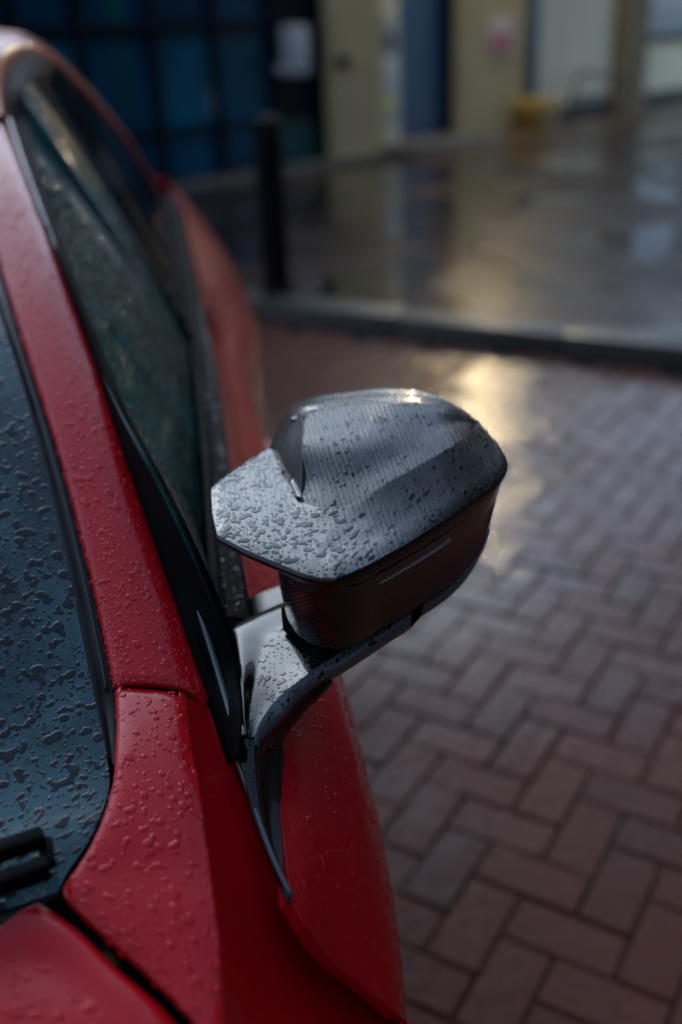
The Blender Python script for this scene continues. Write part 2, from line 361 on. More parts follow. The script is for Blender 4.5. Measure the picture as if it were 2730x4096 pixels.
# ------------------------------------------------------------------ rain: drops that merge into each other, grown on a fine copy of a panel
def water(name, rows, mat, parent, out, cell, per_m2, sizes, linear=False, mask=None, chains=0.25, hmul=1.0, lin_u=False, sub=None, seed=0, stretch=(1.0, 1.0)):
    """rows: the panel's own rows; per_m2/sizes: drops per square metre with (r_min, r_max) metres for each class; only wet cells get faces"""
    R = np.random.default_rng(100 + seed)
    c = loft(rows, 40, 12, linear, lin_u)
    if sub is not None: c = c
    Lu = np.linalg.norm(np.diff(c, axis=1), axis=2).sum(1).max(); Lv = np.linalg.norm(np.diff(c, axis=0), axis=2).sum(0).max()
    nu, nv = max(8, int(Lu / cell)), max(8, int(Lv / cell))
    g = loft(rows, nu, nv, linear, lin_u)
    n = gnormals(g)
    if np.mean(n @ np.array(out, float)) < 0: n = -n
    du = np.linalg.norm(np.gradient(g, axis=1), axis=2) + 1e-7; dv = np.linalg.norm(np.gradient(g, axis=0), axis=2) + 1e-7
    area = du * dv; tot = area.sum(); cum = np.cumsum(area.ravel()); cum /= cum[-1]
    f = np.zeros((nv, nu)); fr = np.zeros((nv, nu)); big = np.zeros((nv, nu))
    def stamp(i, j, r, asp=1.0, ang=0.0):
        R2 = 1.5 * r; a, b = int(R2 * 1.5 / dv[i, j]) + 1, int(R2 * 1.5 / du[i, j]) + 1
        i0, i1, j0, j1 = max(0, i - a), min(nv, i + a + 1), max(0, j - b), min(nu, j + b + 1)
        yy = (np.arange(i0, i1) - i)[:, None] * dv[i, j]; xx = (np.arange(j0, j1) - j)[None] * du[i, j]
        ca, sa = math.cos(ang), math.sin(ang)
        p = (xx * ca + yy * sa) / asp; q = (-xx * sa + yy * ca) * asp
        wgt = np.clip(1 - (p * p + q * q) / (R2 * R2), 0, None) ** 2
        f[i0:i1, j0:j1] += wgt; fr[i0:i1, j0:j1] += wgt * r
        return i0, i1, j0, j1, wgt
    order = sorted(zip(per_m2, sizes), key=lambda q: -q[1][1])
    for dens, (r0, r1) in order:
        k = R.poisson(dens * tot)
        idx = np.searchsorted(cum, R.random(k)); I, J = np.unravel_index(np.clip(idx, 0, nv * nu - 1), (nv, nu))
        rr = r0 * (r1 / r0) ** (R.random(k) ** 1.3)
        for i, j, r in zip(I, J, rr):
            if mask is not None and R.random() > mask(*g[i, j]): continue
            if big[i, j] > 0.02 and r < 0.0012: continue
            ch = R.random() < chains and r > 0.0009
            steps = R.integers(2, 4) if ch else 1
            ang = R.random() * 6.28; ii, jj = float(i), float(j)
            for _ in range(steps):
                i2, j2 = int(ii), int(jj)
                if not (0 <= i2 < nv and 0 <= j2 < nu): break
                a = stamp(i2, j2, r * (R.uniform(0.6, 0.95) if ch else 1), R.uniform(0.85, 1.2), R.random() * 3.14)
                if r > 0.0012: big[a[0]:a[1], a[2]:a[3]] += a[4]
                ang += R.normal(0, 0.8); ii += math.sin(ang) * r * 1.25 / dv[i2, j2]; jj += math.cos(ang) * r * 1.25 / du[i2, j2]
    thr = 0.3086
    rho = fr / np.maximum(f, 1e-6)
    coef = np.interp(rho, [0.0005, 0.0015, 0.004], [0.42, 0.29, 0.17]) * hmul
    x_ = np.clip((f - thr) / ((1 - thr) * np.interp(rho, [.0005, .0013], [.9, .38])), 0, 1)
    h = rho * coef * np.sqrt(x_ * (2 - x_))
    wet = f > thr
    # soft sink just outside the contact line
    h = np.where(wet, h, -0.00009)
    v = toW(g + n * h[..., None]).reshape(-1, 3)
    cellw = wet[:-1, :-1] | wet[:-1, 1:] | wet[1:, 1:] | wet[1:, :-1]
    q = gquads(nv, nu)[cellw.ravel()]
    if len(q) == 0: return None
    used = np.unique(q); mp = np.full(nv * nu, -1); mp[used] = np.arange(len(used))
    q = mp[q]; vv = v[used]
    a, b, d = vv[q[:, 0]], vv[q[:, 1]], vv[q[:, 3]]
    ow = np.array(out, float); ow = toW(ow)
    if np.mean(np.cross(b - a, d - a) @ ow) < 0: q = q[:, ::-1]
    o = link(name, np_mesh(name, vv, q), mat, parent)
    return tag(o, kind='stuff')

# ------------------------------------------------------------------ the car
CAR = empty('red_car', tuple(toW(np.array([1.4, TC, 0.0]))), TH)
tag(CAR, 'rain-beaded red coupe with a carbon fibre door mirror', 'car')
bpy.context.view_layer.update()
UP = (0, 0, 1); OUT = (0, 1, 0.3)

# pillar and roof-rail curves (side profile of the screen pillar gives each pixel its place)
PRS = [0, .4, .7, 1.0, 1.3, 1.6, 1.9, 2.2]; PRZ = [.80, .90, .955, 1.10, 1.225, 1.325, 1.40, 1.445]
prof = lambda s, d=0.0: float(np.interp(s, PRS, PRZ)) + d
def Pp(pts, d=0.0): return np.array([Pf(x, y, lambda s, t, z: z - prof(s, d)) for x, y in pts])
ao_px = [(476, 1591), (451, 1516), (398, 1360), (344, 1207), (291, 1051), (245, 906), (191, 753), (136, 600), (84, 478), (57, 401), (34, 333)]
ai_px = [(258, 1578), (245, 1516), (218, 1371), (195, 1283), (168, 1170), (145, 1082), (122, 1001), (99, 936), (76, 864), (50, 780), (23, 699), (0, 615)]
A_out = Pp(ao_px); A_in = np.vstack([Pp(ai_px, 0.0), [[1.42, -0.275, 1.268], [1.60, -0.32, 1.338]]])
rail_top = np.vstack([P(15, 275, s=1.735), P(8, 205, s=1.85), P(14, 160, s=1.96), P(38, 128, s=2.08), P(84, 114, s=2.22)])
A_out_full = np.vstack([A_out, rail_top[:1]])
# smooth the solved curves a little
def smooth(p, k=2):
    p = p.copy()
    for _ in range(k): p[1:-1] = 0.25 * p[:-2] + 0.5 * p[1:-1] + 0.25 * p[2:]
    return p
A_in, A_out_full = smooth(A_in), smooth(A_out_full)
def pillar_rows():
    ain, aou = catmull(A_in, 40), catmull(A_out_full, 40)
    rows = []
    for wgt, lift, o in ((0, -0.004, 0), (0.06, 0.002, 0), (0.3, 0.0065, 0), (0.55, 0.006, 0.002), (0.76, 0.001, 0.005), (0.9, -0.006, 0.005), (1.0, -0.018, 0.003)):
        r = ain * (1 - wgt) + aou * wgt; r = r.copy(); r[:, 2] += lift; r[:, 1] += o
        if wgt == 1.0: r = aou + np.array([0, 0.002, -0.012])
        rows.append(r)
    return rows
PR = pillar_rows()

# belt line and side glass surface
belt_z = lambda s: float(np.interp(s, [.4, .7, 1.2, 2.2, 2.6, 3.1], [.925, .95, .965, .99, 1.0, 1.04]))
bo_s = np.array([.60, .84, 1.0, 1.2, 1.4, 1.6, 1.85, 2.2, 2.6, 3.0, 3.15])
bo_t = np.array([.012, .012, .011, .011, .009, .006, -.001, -.013, -.030, -.049, -.06])
B_out = np.stack([bo_s, bo_t, [belt_z(s) for s in bo_s]], 1)
B_in = B_out + np.array([0, -0.036, 0.003])
rail_full = np.vstack([A_out_full[:-1], rail_top, P(125, 133, s=2.36), P(172, 175, s=2.55), P(229, 235, s=2.75), P(300, 325, s=2.93), P(372, 445, s=3.08)])
def glass_t(s, z):
    tr = np.interp(s, rail_full[:, 0], rail_full[:, 1]); zr = np.interp(s, rail_full[:, 0], rail_full[:, 2])
    tb = np.interp(s, B_in[:, 0], B_in[:, 1]); zb = np.interp(s, B_in[:, 0], B_in[:, 2])
    if s < A_out_full[0, 0]: tr, zr = A_out_full[0, 1] + 0.02 * (A_out_full[0, 0] - s), A_out_full[0, 2] - 0.2 * (A_out_full[0, 0] - s)
    x = (z - zb) / max(zr - zb, 0.02)
    return tb + (tr - tb) * min(max(x, -0.5), 1.3)
def Pg(pts, off=0.0): return np.array([Pf(x, y, lambda s, t, z: t - off - glass_t(s, z)) for x, y in pts])

def build_side(flip):
    """all panels of one side of the car; the far side is the mirror image without rain"""
    wet = not flip
    kw = dict(flip=flip)
    # screen pillar
    o = shell('screen_pillar', loft(PR, 220, 40), MT['paint'], CAR, (-0.4, 0.35, 0.85), 0.006, roll=.003, **kw)
    if wet:
        water('water_drops', PR, MT['paint_water'], o, (-0.4, 0.35, 0.85), 0.00065, (60000, 24000, 5500, 900), ((.0004, .0008), (.0008, .0014), (.0015, .0024), (.0026, .0038)),
              seed=1, mask=lambda s, t, z: 1.0 if s < 1.45 else 0.5, hmul=1.1)
    # rubber between screen and pillar
    sb_px = [(245, 1734), (226, 1639), (207, 1543), (191, 1490), (187, 1448), (172, 1371), (153, 1283), (132, 1199), (122, 1154), (99, 1059), (69, 944), (34, 818), (0, 715)]
    SB = smooth(np.vstack([Pp(sb_px, -0.002), [[1.33, -0.275, 1.222], [1.60, -0.335, 1.328]]]))
    ai = catmull(np.vstack([P(266, 1735, z=.949)[None], A_in]), 60); sb = catmull(SB, 60)
    shell('screen_seal', loft([ai + [0, 0.006, -0.012], ai + [0, -0.003, -0.009], 0.5 * (ai + sb) + [0, 0, -0.008], sb + [0, 0.002, -0.003], sb + [0, -0.002, -0.0005]], 120, 16), MT['rubber'], CAR, UP, 0.003, **kw)
    lip = catmull(A_in, 60) + [0, -0.0045, -0.004]
    tube('seal_lip', lip, 0.0018, MT['black'], CAR, n=120, seg=8, flip=flip)

    # front fender: top deck, then the steep side
    inner = np.vstack([P(264, 1606, z=.9545), P(268, 1677, z=.952), P(264, 1753, z=.95), P(260, 1802, z=.947), P(245, 1856, z=.944), P(222, 1913, z=.941), P(191, 1967, z=.937), P(157, 2013, z=.933), P(133, 2052, z=.930)])
    gap = np.vstack([P(133, 2060, z=.929), P(214, 2131, z=.921), P(306, 2212, z=.911), P(382, 2284, z=.904), P(444, 2349, z=.897), [[.40, -.028, .887]], [[.30, -.012, .868]], [[.0, -.004, .82]], [[-.4, -.03, .765]], [[-.8, -.16, .69]]])
    crease = np.vstack([P(421, 1614, z=.955), P(432, 1696, z=.950), P(444, 1773, z=.944), P(451, 1800, z=.942), P(459, 1868, z=.936), P(474, 1982, z=.926), P(489, 2097, z=.917), P(501, 2231, z=.905), P(509, 2349, z=.896), [[.40, -.020, .884]], [[.30, -.006, .865]], [[.0, .004, .817]], [[-.4, -.02, .762]], [[-.8, -.15, .687]]])
    inn = catmull(np.vstack([inner, gap[1:]]), 160, linear=True); cre = catmull(crease, 160)
    # pair points by distance along the car
    ss = np.linspace(0, 1, 160)
    sI = np.interp(ss, np.linspace(0, 1, 160), inn[:, 0])
    key = np.cumsum(np.r_[0, np.linalg.norm(np.diff(inn, axis=0), axis=1)]); key /= key[-1]
    # crease param chosen so that the tip of the deck sits opposite its neighbour on the crease
    kc = np.cumsum(np.r_[0, np.linalg.norm(np.diff(cre, axis=0), axis=1)]); kc /= kc[-1]
    iT = int(np.argmin(np.linalg.norm(inn - P(133, 2052, z=.930), axis=1))); cT = int(np.argmin(np.abs(cre[:, 0] - 0.545)))
    kk = np.interp(key, [0, key[iT], 1], [0, kc[cT], 1])
    cre_m = np.stack([np.interp(kk, kc, cre[:, k]) for k in range(3)], 1)
    lift = lambda r: np.stack([0 * r[:, 0], 0 * r[:, 0], .010 * np.clip((r[:, 0] - .56) / .16, 0, 1)], 1)
    inn = inn + lift(inn); cre_m = cre_m + lift(cre_m); crease = crease + lift(crease)
    mid = 0.5 * (inn + cre_m) + [0, 0, 0.004]
    TOP = [inn + [0, 0, -0.004], inn * 0.97 + cre_m * 0.03 + [0, 0, 0.0008], mid, inn * 0.1 + cre_m * 0.9 + [0, 0, 0.0015], cre_m + [0, .002, -.0015]]
    rear = np.vstack([P(489, 1622, z=.942), P(528, 1723, z=.922), P(578, 1853, z=.896), P(636, 1998, z=.866), P(674, 2072, z=.848), P(722, 2145, z=.815), P(787, 2230, z=.768), P(838, 2264, z=.742), P(907, 2317, z=.708), P(940, 2350, z=.690)])
    fwd = np.array([[.40, .108, .675], [.25, .108, .68], [.0, .108, .70], [-.4, .09, .69], [-.8, -.07, .62]])
    side_low = np.vstack([rear, fwd])
    cr2 = catmull(crease + [0, .002, -.0015], 120); lo2 = catmull(side_low, 120)
    kr = np.cumsum(np.r_[0, np.linalg.norm(np.diff(lo2, axis=0), axis=1)]); kr /= kr[-1]
    kc2 = np.cumsum(np.r_[0, np.linalg.norm(np.diff(cr2, axis=0), axis=1)]); kc2 /= kc2[-1]
    iS = int(np.argmin(np.linalg.norm(lo2 - rear[-1], axis=1))); cS = int(np.argmin(np.abs(cr2[:, 0] - 0.44)))
    kq = np.interp(kc2, [0, kc2[cS], 1], [0, kr[iS], 1])
    lo_m = np.stack([np.interp(kq, kr, lo2[:, k]) for k in range(3)], 1)
    wd = np.linalg.norm(lo_m - cr2, axis=1, keepdims=True)
    m1 = cr2 * 0.7 + lo_m * 0.3 + np.array([0, -0.02, -0.03]) * wd; m2 = cr2 * 0.35 + lo_m * 0.65 + np.array([0, -0.01, -0.02]) * wd
    und = lo_m + np.array([.04, -.012, -.012])
    FS = [cr2, cr2 * 0.96 + lo_m * 0.04 + np.array([0, 0.0, -0.015]) * wd, m1, m2, lo_m, und]
    fen = shell('front_fender', loft(TOP, 240, 24), MT['paint'], CAR, UP, 0.006, roll=(1, 0, 1, 0, .0025), **kw)
    tube('joint_shade_strip', np.vstack([inn[0], mid[0], cre_m[0], rear[0]]) + [.004, 0, -.009], .005, MT['seal'], fen, n=24, flip=flip)  # dark tube added in the panel gap to deepen its shade
    shell('fender_side', loft(FS, 120, 40), MT['paint'], fen, OUT, 0.004, **kw)
    arch = lambda s, c: (.33 + math.sqrt(max(0, .355**2 - (s - c)**2))) if abs(s - c) < .355 else 0.0
    fl_s = np.linspace(.50, -.80, 60)
    up_ = np.stack([fl_s, np.interp(fl_s, fwd[::-1, 0], fwd[::-1, 1]), np.interp(fl_s, fwd[::-1, 0], fwd[::-1, 2])], 1)
    lw_ = up_.copy(); lw_[:, 2] = [max(.22, min(arch(s, -.08), up_[i, 2] - .012)) for i, s in enumerate(fl_s)]; lw_[:, 1] -= 0.004
    shell('fender_lower', loft([up_ + [0, 0, .002], 0.5 * (up_ + lw_) + [0, .004, 0], lw_], 120, 14), MT['paint'], fen, OUT, 0.004, **kw)
    if wet:
        water('water_drops', TOP, MT['paint_water'], fen, UP, 0.0008, (14000, 10000, 5000, 900), ((.0006, .001), (.001, .0016), (.0018, .003), (.003, .0042)), seed=2, hmul=1.15, chains=0.15, mask=lambda s, t, z: 1.0 if s > .4 else 0.0)
        water('water_drops', FS[:3], MT['paint_water'], fen, OUT, 0.0011, (3000, 600), ((.0007, .0012), (.0012, .002)), seed=3)

    # door skin
    rear_s = 1.98
    d_s = np.r_[np.linspace(.50, .95, 16), np.linspace(1.0, rear_s, 14)]
    def seam_z(s): return 1.0
    bt = np.interp(d_s, B_out[:, 0], B_out[:, 1]); bz = np.array([belt_z(s) for s in d_s])
    fade = np.clip((d_s - .8) / .25, 0, 1)
    r0 = np.stack([d_s, np.where(fade > 0, bt, bt) * fade + (.020) * (1 - fade), (bz - .006) * fade + (.905 + (d_s - .5) * 0.05) * (1 - fade)], 1)
    rA = np.stack([d_s, .054 + 0 * d_s, .893 + (d_s - .5) * .012], 1)
    rB = np.stack([d_s, .083 + 0 * d_s, .871 + (d_s - .5) * .004], 1)
    rC = np.stack([d_s, .0950 + 0 * d_s, .858 + 0 * d_s], 1)
    rD = np.stack([d_s, .1015 + 0 * d_s, .838 + 0 * d_s], 1)
    rE = np.stack([d_s, .1140 + 0 * d_s, .788 + 0 * d_s], 1)
    waist = -.032 * np.clip((d_s - 1.0) / .75, 0, 1) ** 1.3
    for r_ in (rA, rB, rC, rD, rE): r_[:, 1] += waist
    # lean the front edge along the seam with the fender
    front = np.array([P(669, 2071, z=.884), P(715, 2143, z=.865), P(775, 2222, z=.832), P(835, 2268, z=.806), P(895, 2316, z=.782), P(935, 2345, z=.745)])
    def lean(r, fp):
        r = r.copy(); f = np.clip(1 - (r[:, 0] - .5) / .28, 0, 1)[:, None] ** 2; r[:] = r + (fp - r[0]) * f; return r
    DS = [lean(r, fp) for r, fp in zip((r0, rA, rB, rC, rD, rE), front)]
    door = shell('door', loft(DS, 150, 60), MT['paint'], CAR, OUT, 0.012, **kw)
    low = np.stack([d_s, .102 + waist, .45 + 0 * d_s], 1); sill = np.stack([d_s, .09 + 0 * d_s, .24 + 0 * d_s], 1)
    shell('door_lower', loft([DS[-1], low, sill], 60, 12), MT['paint'], door, OUT, 0.006, **kw)
    box_s = 1.35
    tube('door_handle', [[1.60, .066, .770], [1.64, .092, .772], [1.74, .090, .774], [1.80, .066, .774]], 0.010, MT['paint'], door, n=24, flip=flip)
    if wet:
        water('water_drops', [r[:22] for r in DS], MT['paint_water'], door, OUT, 0.0008, (40000, 14000, 3000, 350), ((.0004, .0008), (.0008, .0015), (.0015, .0026), (.0028, .0038)), seed=4, hmul=1.1,
              mask=lambda s, t, z: (1.0 if s < 1.1 else 0.5))
    # belt trim along the window sill
    b_o, b_i = catmull(B_out[1:], 60), catmull(B_in[1:], 60)
    BT = [b_i + [0, 0.0, -.012], b_i + [0, .001, .000], b_i + [0, .010, .001], b_i + [0, .011, -.003], b_i + [0, .014, -.003], b_i + [0, .015, .002], b_o + [0, -.008, .003], b_o + [0, -.001, -.001], b_o + [0, .001, -.010]]
    belt = shell('belt_trim', loft(BT, 160, 50, linear=True), MT['seal'], door, UP, 0.003, **kw)
    shell('belt_strip', loft([b_i + [0, .0155, .0022], b_o * .5 + b_i * .5 + [0, .002, .0042], b_o + [0, -.009, .0034]], 160, 8), MT['seal'], belt, UP, 0.002, **kw)
    if wet: water('water_drops', [r[:30] + [0, 0, .0005] for r in BT[5:8]], MT['water_dark'], belt, UP, 0.0007, (30000, 9000, 1500), ((.0005, .001), (.001, .0016), (.0018, .0028)), seed=5)

    # window frame along the pillar, roof arch, side glass, quarter glass
    ys = np.array([1740, 1690, 1640, 1560, 1500, 1448, 1380, 1291, 1210, 1130, 1059, 998, 925, 845, 761, 638, 535, 440, 344, 275.])
    ao_y = np.array([275, 333, 401, 478, 600, 753, 906, 1051, 1207, 1360, 1516, 1618, 1720, 1757.]); ao_x = np.array([15, 34, 57, 84, 136, 191, 245, 291, 344, 398, 451, 487, 527, 541.])
    gi_y = np.array([250, 344, 440, 535, 638, 761, 845, 925, 998, 1059, 1185, 1291, 1390, 1448, 1560, 1640, 1690, 1740.]); gi_x = np.array([53, 73, 99, 130, 164, 214, 245, 278, 317, 352, 417, 466, 509, 528, 546, 557, 562, 560.])
    gi_t = np.array([-.268, -.238, -.207, -.181, -.154, -.129, -.113, -.096, -.078, -.063, -.040, -.024, -.012, -.0065])
    fo2 = []; fi2 = []
    for y in ys:
        xo = np.interp(y, ao_y, ao_x) + 4
        fo2.append(Pf(xo, y, lambda s, t, z: z - prof(s, -.012)) if y < 1610 else P(xo, y, z=np.interp(y, [1610, 1760], [.944, .930])))
        xi = np.interp(y, gi_y, gi_x)
        fi2.append(P(xi, y, t=np.interp(y, gi_y[:14], gi_t)) if y <= 1448 else P(xi, y, z=np.interp(y, [1448, 1560, 1690, 1740], [.963, .9625, .9535, .946])))
    fo2, fi2 = smooth(np.array(fo2), 1), smooth(np.array(fi2), 1)
    sail_rows = [fo2 + [0, -.002, -.006], fo2, .6 * fo2 + .4 * fi2 + [0, -.0015, -.002], .3 * fo2 + .7 * fi2 + [0, -.001, -.001], fi2, fi2 + [0, -.003, -.004]]
    sail = shell('window_frame', loft(sail_rows, 200, 30), MT['seal'], door, OUT, 0.004, **kw)
    if wet: water('water_drops', [r[:13] for r in sail_rows[2:5]], MT['water_dark'], sail, OUT, 0.0007, (50000, 9000, 1100), ((.0004, .0008), (.0008, .0014), (.0014, .0022)), seed=6)
    arch_o = catmull(np.vstack([A_out_full[-1] + [0, .002, -.010], rail_top[1:] + [0, .002, -.008], P(118, 140, s=2.36)]), 40)
    arch_i = catmull(np.vstack([fi2[-1], P(52, 215, s=1.84), P(62, 190, s=1.92), P(84, 180, s=2.0), P(112, 190, s=2.12)]), 40)
    shell('window_arch', loft([arch_o + [0, -.002, .002], arch_o * .7 + arch_i * .3 + [0, .004, .001], arch_o * .3 + arch_i * .7 + [0, .004, .001], arch_i], 50, 16), MT['seal'], door, OUT, 0.004, **kw)
    # two black rails between pillar and window, lightened in colour for sky sheen
    rl = catmull(np.vstack([P(667, 2066, z=.886)[None], P(633, 1996, z=.897)[None], P(578, 1850, z=.917)[None], fo2]), 120)
    tube('drip_rail', rl + [0, .0012, .0026], 0.0021, MT['rail_sky_sheen'], door, n=260, seg=10, flip=flip)
    rw = np.interp(ys[:12], [998, 1060, 1250, 1500, 1650, 1740], [.8, .62, .45, .42, .5, .65])[:, None]
    st = fo2[:12] * (1 - rw) + fi2[:12] * rw
    tube('frame_rail', smooth(st, 2) + [0, .0005, .0015], [.0024, .0028, .0028, .0027, .0025, .0022, .0018, .0010], MT['rail_sky_sheen'], door, n=160, seg=14, flip=flip)
    gl_top = np.vstack([fi2[5:], P(52, 215, s=1.84), P(62, 190, s=1.92), P(84, 180, s=2.0)])
    gl_bot = np.vstack([B_in[B_in[:, 0] > .82][:1] + [[.03, 0, 0]], B_in[(B_in[:, 0] > .9) & (B_in[:, 0] < 1.7)], [[1.76, -.0305, .980]]])
    gt, gb = catmull(gl_top, 60), catmull(gl_bot, 60)
    gm = 0.5 * (gt + gb) + [0, .005, 0]
    GW = [gt + [0, -.003, 0], gm, gb + [0, -.002, -.01]]
    gls = shell('window_glass', loft(GW, 120, 40), MT['side_glass'], door, OUT, 0.004, **kw)
    if wet: water('water_drops', GW, MT['water_glass'], gls, OUT, 0.0013, (9000, 3500, 700), ((.0010, .0016), (.0016, .0026), (.0028, .0040)), seed=10, chains=.2)
    pl = np.linspace(gt[-1], gb[-1], 12) + [.008, .004, 0]
    shell('pillar_trim', loft([pl + [-.018, 0, -.001], pl + [0, .001, 0], pl + [.045, -.004, .001]], 20, 8), MT['seal'], door, OUT, 0.006, **kw)
    # quarter glass / rear pillar
    qt = catmull(np.vstack([P(95, 178, s=2.03)[None], rail_full[-6:] + [0, -.004, -.012]]), 40)
    qb = catmull(np.vstack([[[1.765, -.030, .982]], B_in[B_in[:, 0] > 1.8]]), 40)
    qp = shell('quarter_panel', loft([[ [2.0, bo, z] for bo, z in ()] or catmull(np.array([[1.985, .0, .981], [2.2, -.008, .984], [2.6, -.024, .995], [3.0, -.043, 1.03], [3.15, -.06, 1.04], [3.5, -.10, 1.05], [3.8, -.2, 1.03]]), 60),
        catmull(np.array([[1.985, .026, .905], [2.3, .040, .925], [2.8, .056, .905], [3.2, .03, .93], [3.5, -.02, .95], [3.85, -.16, .93]]), 60),
        catmull(np.array([[1.985, .053, .872], [2.3, .088, .855], [2.75, .104, .830], [3.2, .075, .85], [3.5, .02, .86], [3.88, -.13, .84]]), 60),
        catmull(np.array([[1.985, .0735, .82], [2.3, .114, .79], [2.75, .128, .76], [3.2, .10, .76], [3.5, .05, .76], [3.9, -.11, .74]]), 60),
        catmull(np.array([[1.985, .076, .73], [2.3, .112, .70], [2.75, .126, .69], [3.2, .10, .69], [3.5, .05, .68], [3.9, -.11, .66]]), 60)], 90, 40), MT['paint'], CAR, OUT, 0.004, **kw)
    ql_s = np.linspace(1.985, 3.9, 80)
    qu = np.stack([ql_s, np.interp(ql_s, [1.985, 2.3, 2.75, 3.2, 3.5, 3.9], [.076, .112, .126, .10, .05, -.11]), np.interp(ql_s, [1.985, 2.3, 2.75, 3.2, 3.5, 3.9], [.73, .70, .69, .69, .68, .66])], 1)
    qw = qu.copy(); qw[:, 2] = [max(.24, min(arch(s, 2.78), .67)) for s in ql_s]; qw[:, 1] -= .006
    shell('quarter_lower', loft([qu, 0.5 * (qu + qw) + [0, .004, 0], qw], 160, 12), MT['paint'], qp, OUT, 0.004, **kw)
    shell('quarter_glass', loft([qt, 0.5 * (qt + qb) + [0, .003, 0], qb], 60, 30), MT['quarter_glass'], qp, OUT, 0.005, **kw)
    # roof side
    rr = catmull(rail_full[len(A_out_full) - 1:], 60)
    ru_ = np.array([A_in[-1], [1.72, -.338, 1.395], [1.9, -.355, 1.445], [2.1, -.36, 1.474], [2.3, -.357, 1.486], [2.5, -.345, 1.470], [2.7, -.325, 1.425], [2.9, -.30, 1.345], [3.1, -.27, 1.22], [3.22, -.25, 1.12]])
    ru = catmull(ru_, 60)
    rm = 0.55 * rr + 0.45 * ru + np.array([0, .010, .012])
    RT = [rr + [0, .001, -.010], rr + [0, 0, -.001], rm, ru]
    rs = shell('roof_rail', loft(RT, 90, 24), MT['paint'], CAR, (0, .6, .8), 0.004, **kw)
    if wet: water('water_drops', RT[1:], MT['paint_water'], rs, (0, .6, .8), 0.0016, (6000, 1500), ((.0012, .002), (.002, .0035)), seed=7)
    return ru, SB

RU, SB = build_side(False)
build_side(True)
flipt = lambda p: np.stack([p[:, 0], 2 * TC - p[:, 1], p[:, 2]], 1)
# roof and windscreen span both sides
def span(edge, rise_z, fwd_s, n=7):
    rows = []
    for x in np.linspace(0, 1, n):
        u = 2 * x - 1; b = 1 - u * u
        r = edge.copy(); r[:, 1] = edge[:, 1] * (1 - x) + (2 * TC - edge[:, 1]) * x
        r[:, 2] += rise_z * b; r[:, 0] += fwd_s * b; rows.append(r)
    return rows
shell('roof', loft(span(RU, 0.03, -0.06), 60, 40), MT['paint'], CAR, UP, 0.004)
WSE = np.vstack([P(132, 2050, z=.924)[None], P(152, 2008, z=.927)[None], P(187, 1958, z=.931)[None], P(217, 1908, z=.935)[None], P(240, 1852, z=.938)[None], P(252, 1800, z=.941)[None], SB])
WSE_s = catmull(WSE, 80)
ws_rows = []
for x in np.linspace(0, 1, 9):
    u = 2 * x - 1; b = 1 - u * u
    r = WSE_s.copy(); r[:, 1] = r[:, 1] * (1 - x) + (2 * TC - r[:, 1]) * x
    low = np.clip((WSE_s[:, 2] - .95) / .3, 0, 1)
    r[:, 0] -= b * (0.10 + 0.06 * low); r[:, 2] += b * 0.012 * low; ws_rows.append(r)
ws = shell('windshield', loft(ws_rows, 150, 60), MT['windshield'], CAR, (-.6, 0, .8), 0.005)
near = ws_rows[:3]
water('water_drops', [r[:62] for r in near], MT['water_glass'], ws, (-.6, 0, .8), 0.0008, (40000, 16000, 7000, 2400), ((.0005, .0009), (.0009, .0015), (.0016, .003), (.003, .0055)), seed=8, chains=0.25, hmul=0.85,
      mask=lambda s, t, z: 1.0 if t > -.36 else 0.0)
# hood
hg = np.vstack([P(100, 2084, z=.924), P(126, 2101, z=.922), P(191, 2154, z=.916), P(268, 2231, z=.907), P(344, 2296, z=.900), P(402, 2349, z=.893), [[.40, -.044, .882]], [[.30, -.026, .862]], [[.0, -.016, .815]], [[-.4, -.042, .76]], [[-.75, -.16, .69]]])
hb = np.array([P(100, 2084, z=.924), P(69, 2093, z=.926), P(34, 2116, z=.927), P(0, 2139, z=.928), [.50, -.30, .945], [.47, -.55, .955], [.46, TC, .96]])
hgc = catmull(hg, 90)
hood_rows = []
hbc = catmull(hb, 14)
for i, q in enumerate(hbc):
    x = i / 13
    nose = np.array([-.75 - .22 * x ** 0.7, -.16 * (1 - x) + TC * x, .69 + .03 * x])
    if i == 0: hood_rows.append(hgc); continue
    k = np.linspace(0, 1, 90)[:, None]
    base = hgc.copy(); tt = (hgc[:, 1:2] - TC)
    r = np.zeros_like(hgc)
    r[:, 0] = q[0] + (nose[0] - q[0]) * k[:, 0]
    r[:, 1] = q[1] + (nose[1] - q[1]) * k[:, 0]
    zz = np.interp(r[:, 0], [-1.0, -.75, -.4, 0, .3, .4, .5, .55], [.66, .70, .775, .83, .876, .895, .915, .925])
    r[:, 2] = zz + (q[2] - .925) * (1 - k[:, 0]) + .03 * x * np.sin(np.pi * k[:, 0]) * 0.8
    edge = np.interp(r[:, 0], hgc[::-1, 0], hgc[::-1, 1])
    r[:, 1] = np.minimum(r[:, 1], edge) if True else r[:, 1]
    # spread rows between the shut line and the centre line
    f = (q[1] - hb[0][1]) / (TC - hb[0][1]); r[:, 1] = edge + (TC - edge) * f; r[0] = q
    hood_rows.append(r)
full = hood_rows + [flipt(r) for r in hood_rows[::-1][1:]]
hood = shell('hood', loft([full[0] + [0, 0, -.006]] + full[:1] + full[1:-1] + full[-1:] , 110, 110), MT['paint'], CAR, UP, 0.004)
water('water_drops', [r[:45] for r in full[:4]], MT['paint_water'], hood, UP, 0.0010, (7000, 6000, 3000, 1100), ((.0008, .0012), (.0012, .002), (.002, .0032), (.0034, .0052)), seed=9, hmul=1.1, chains=0.3)
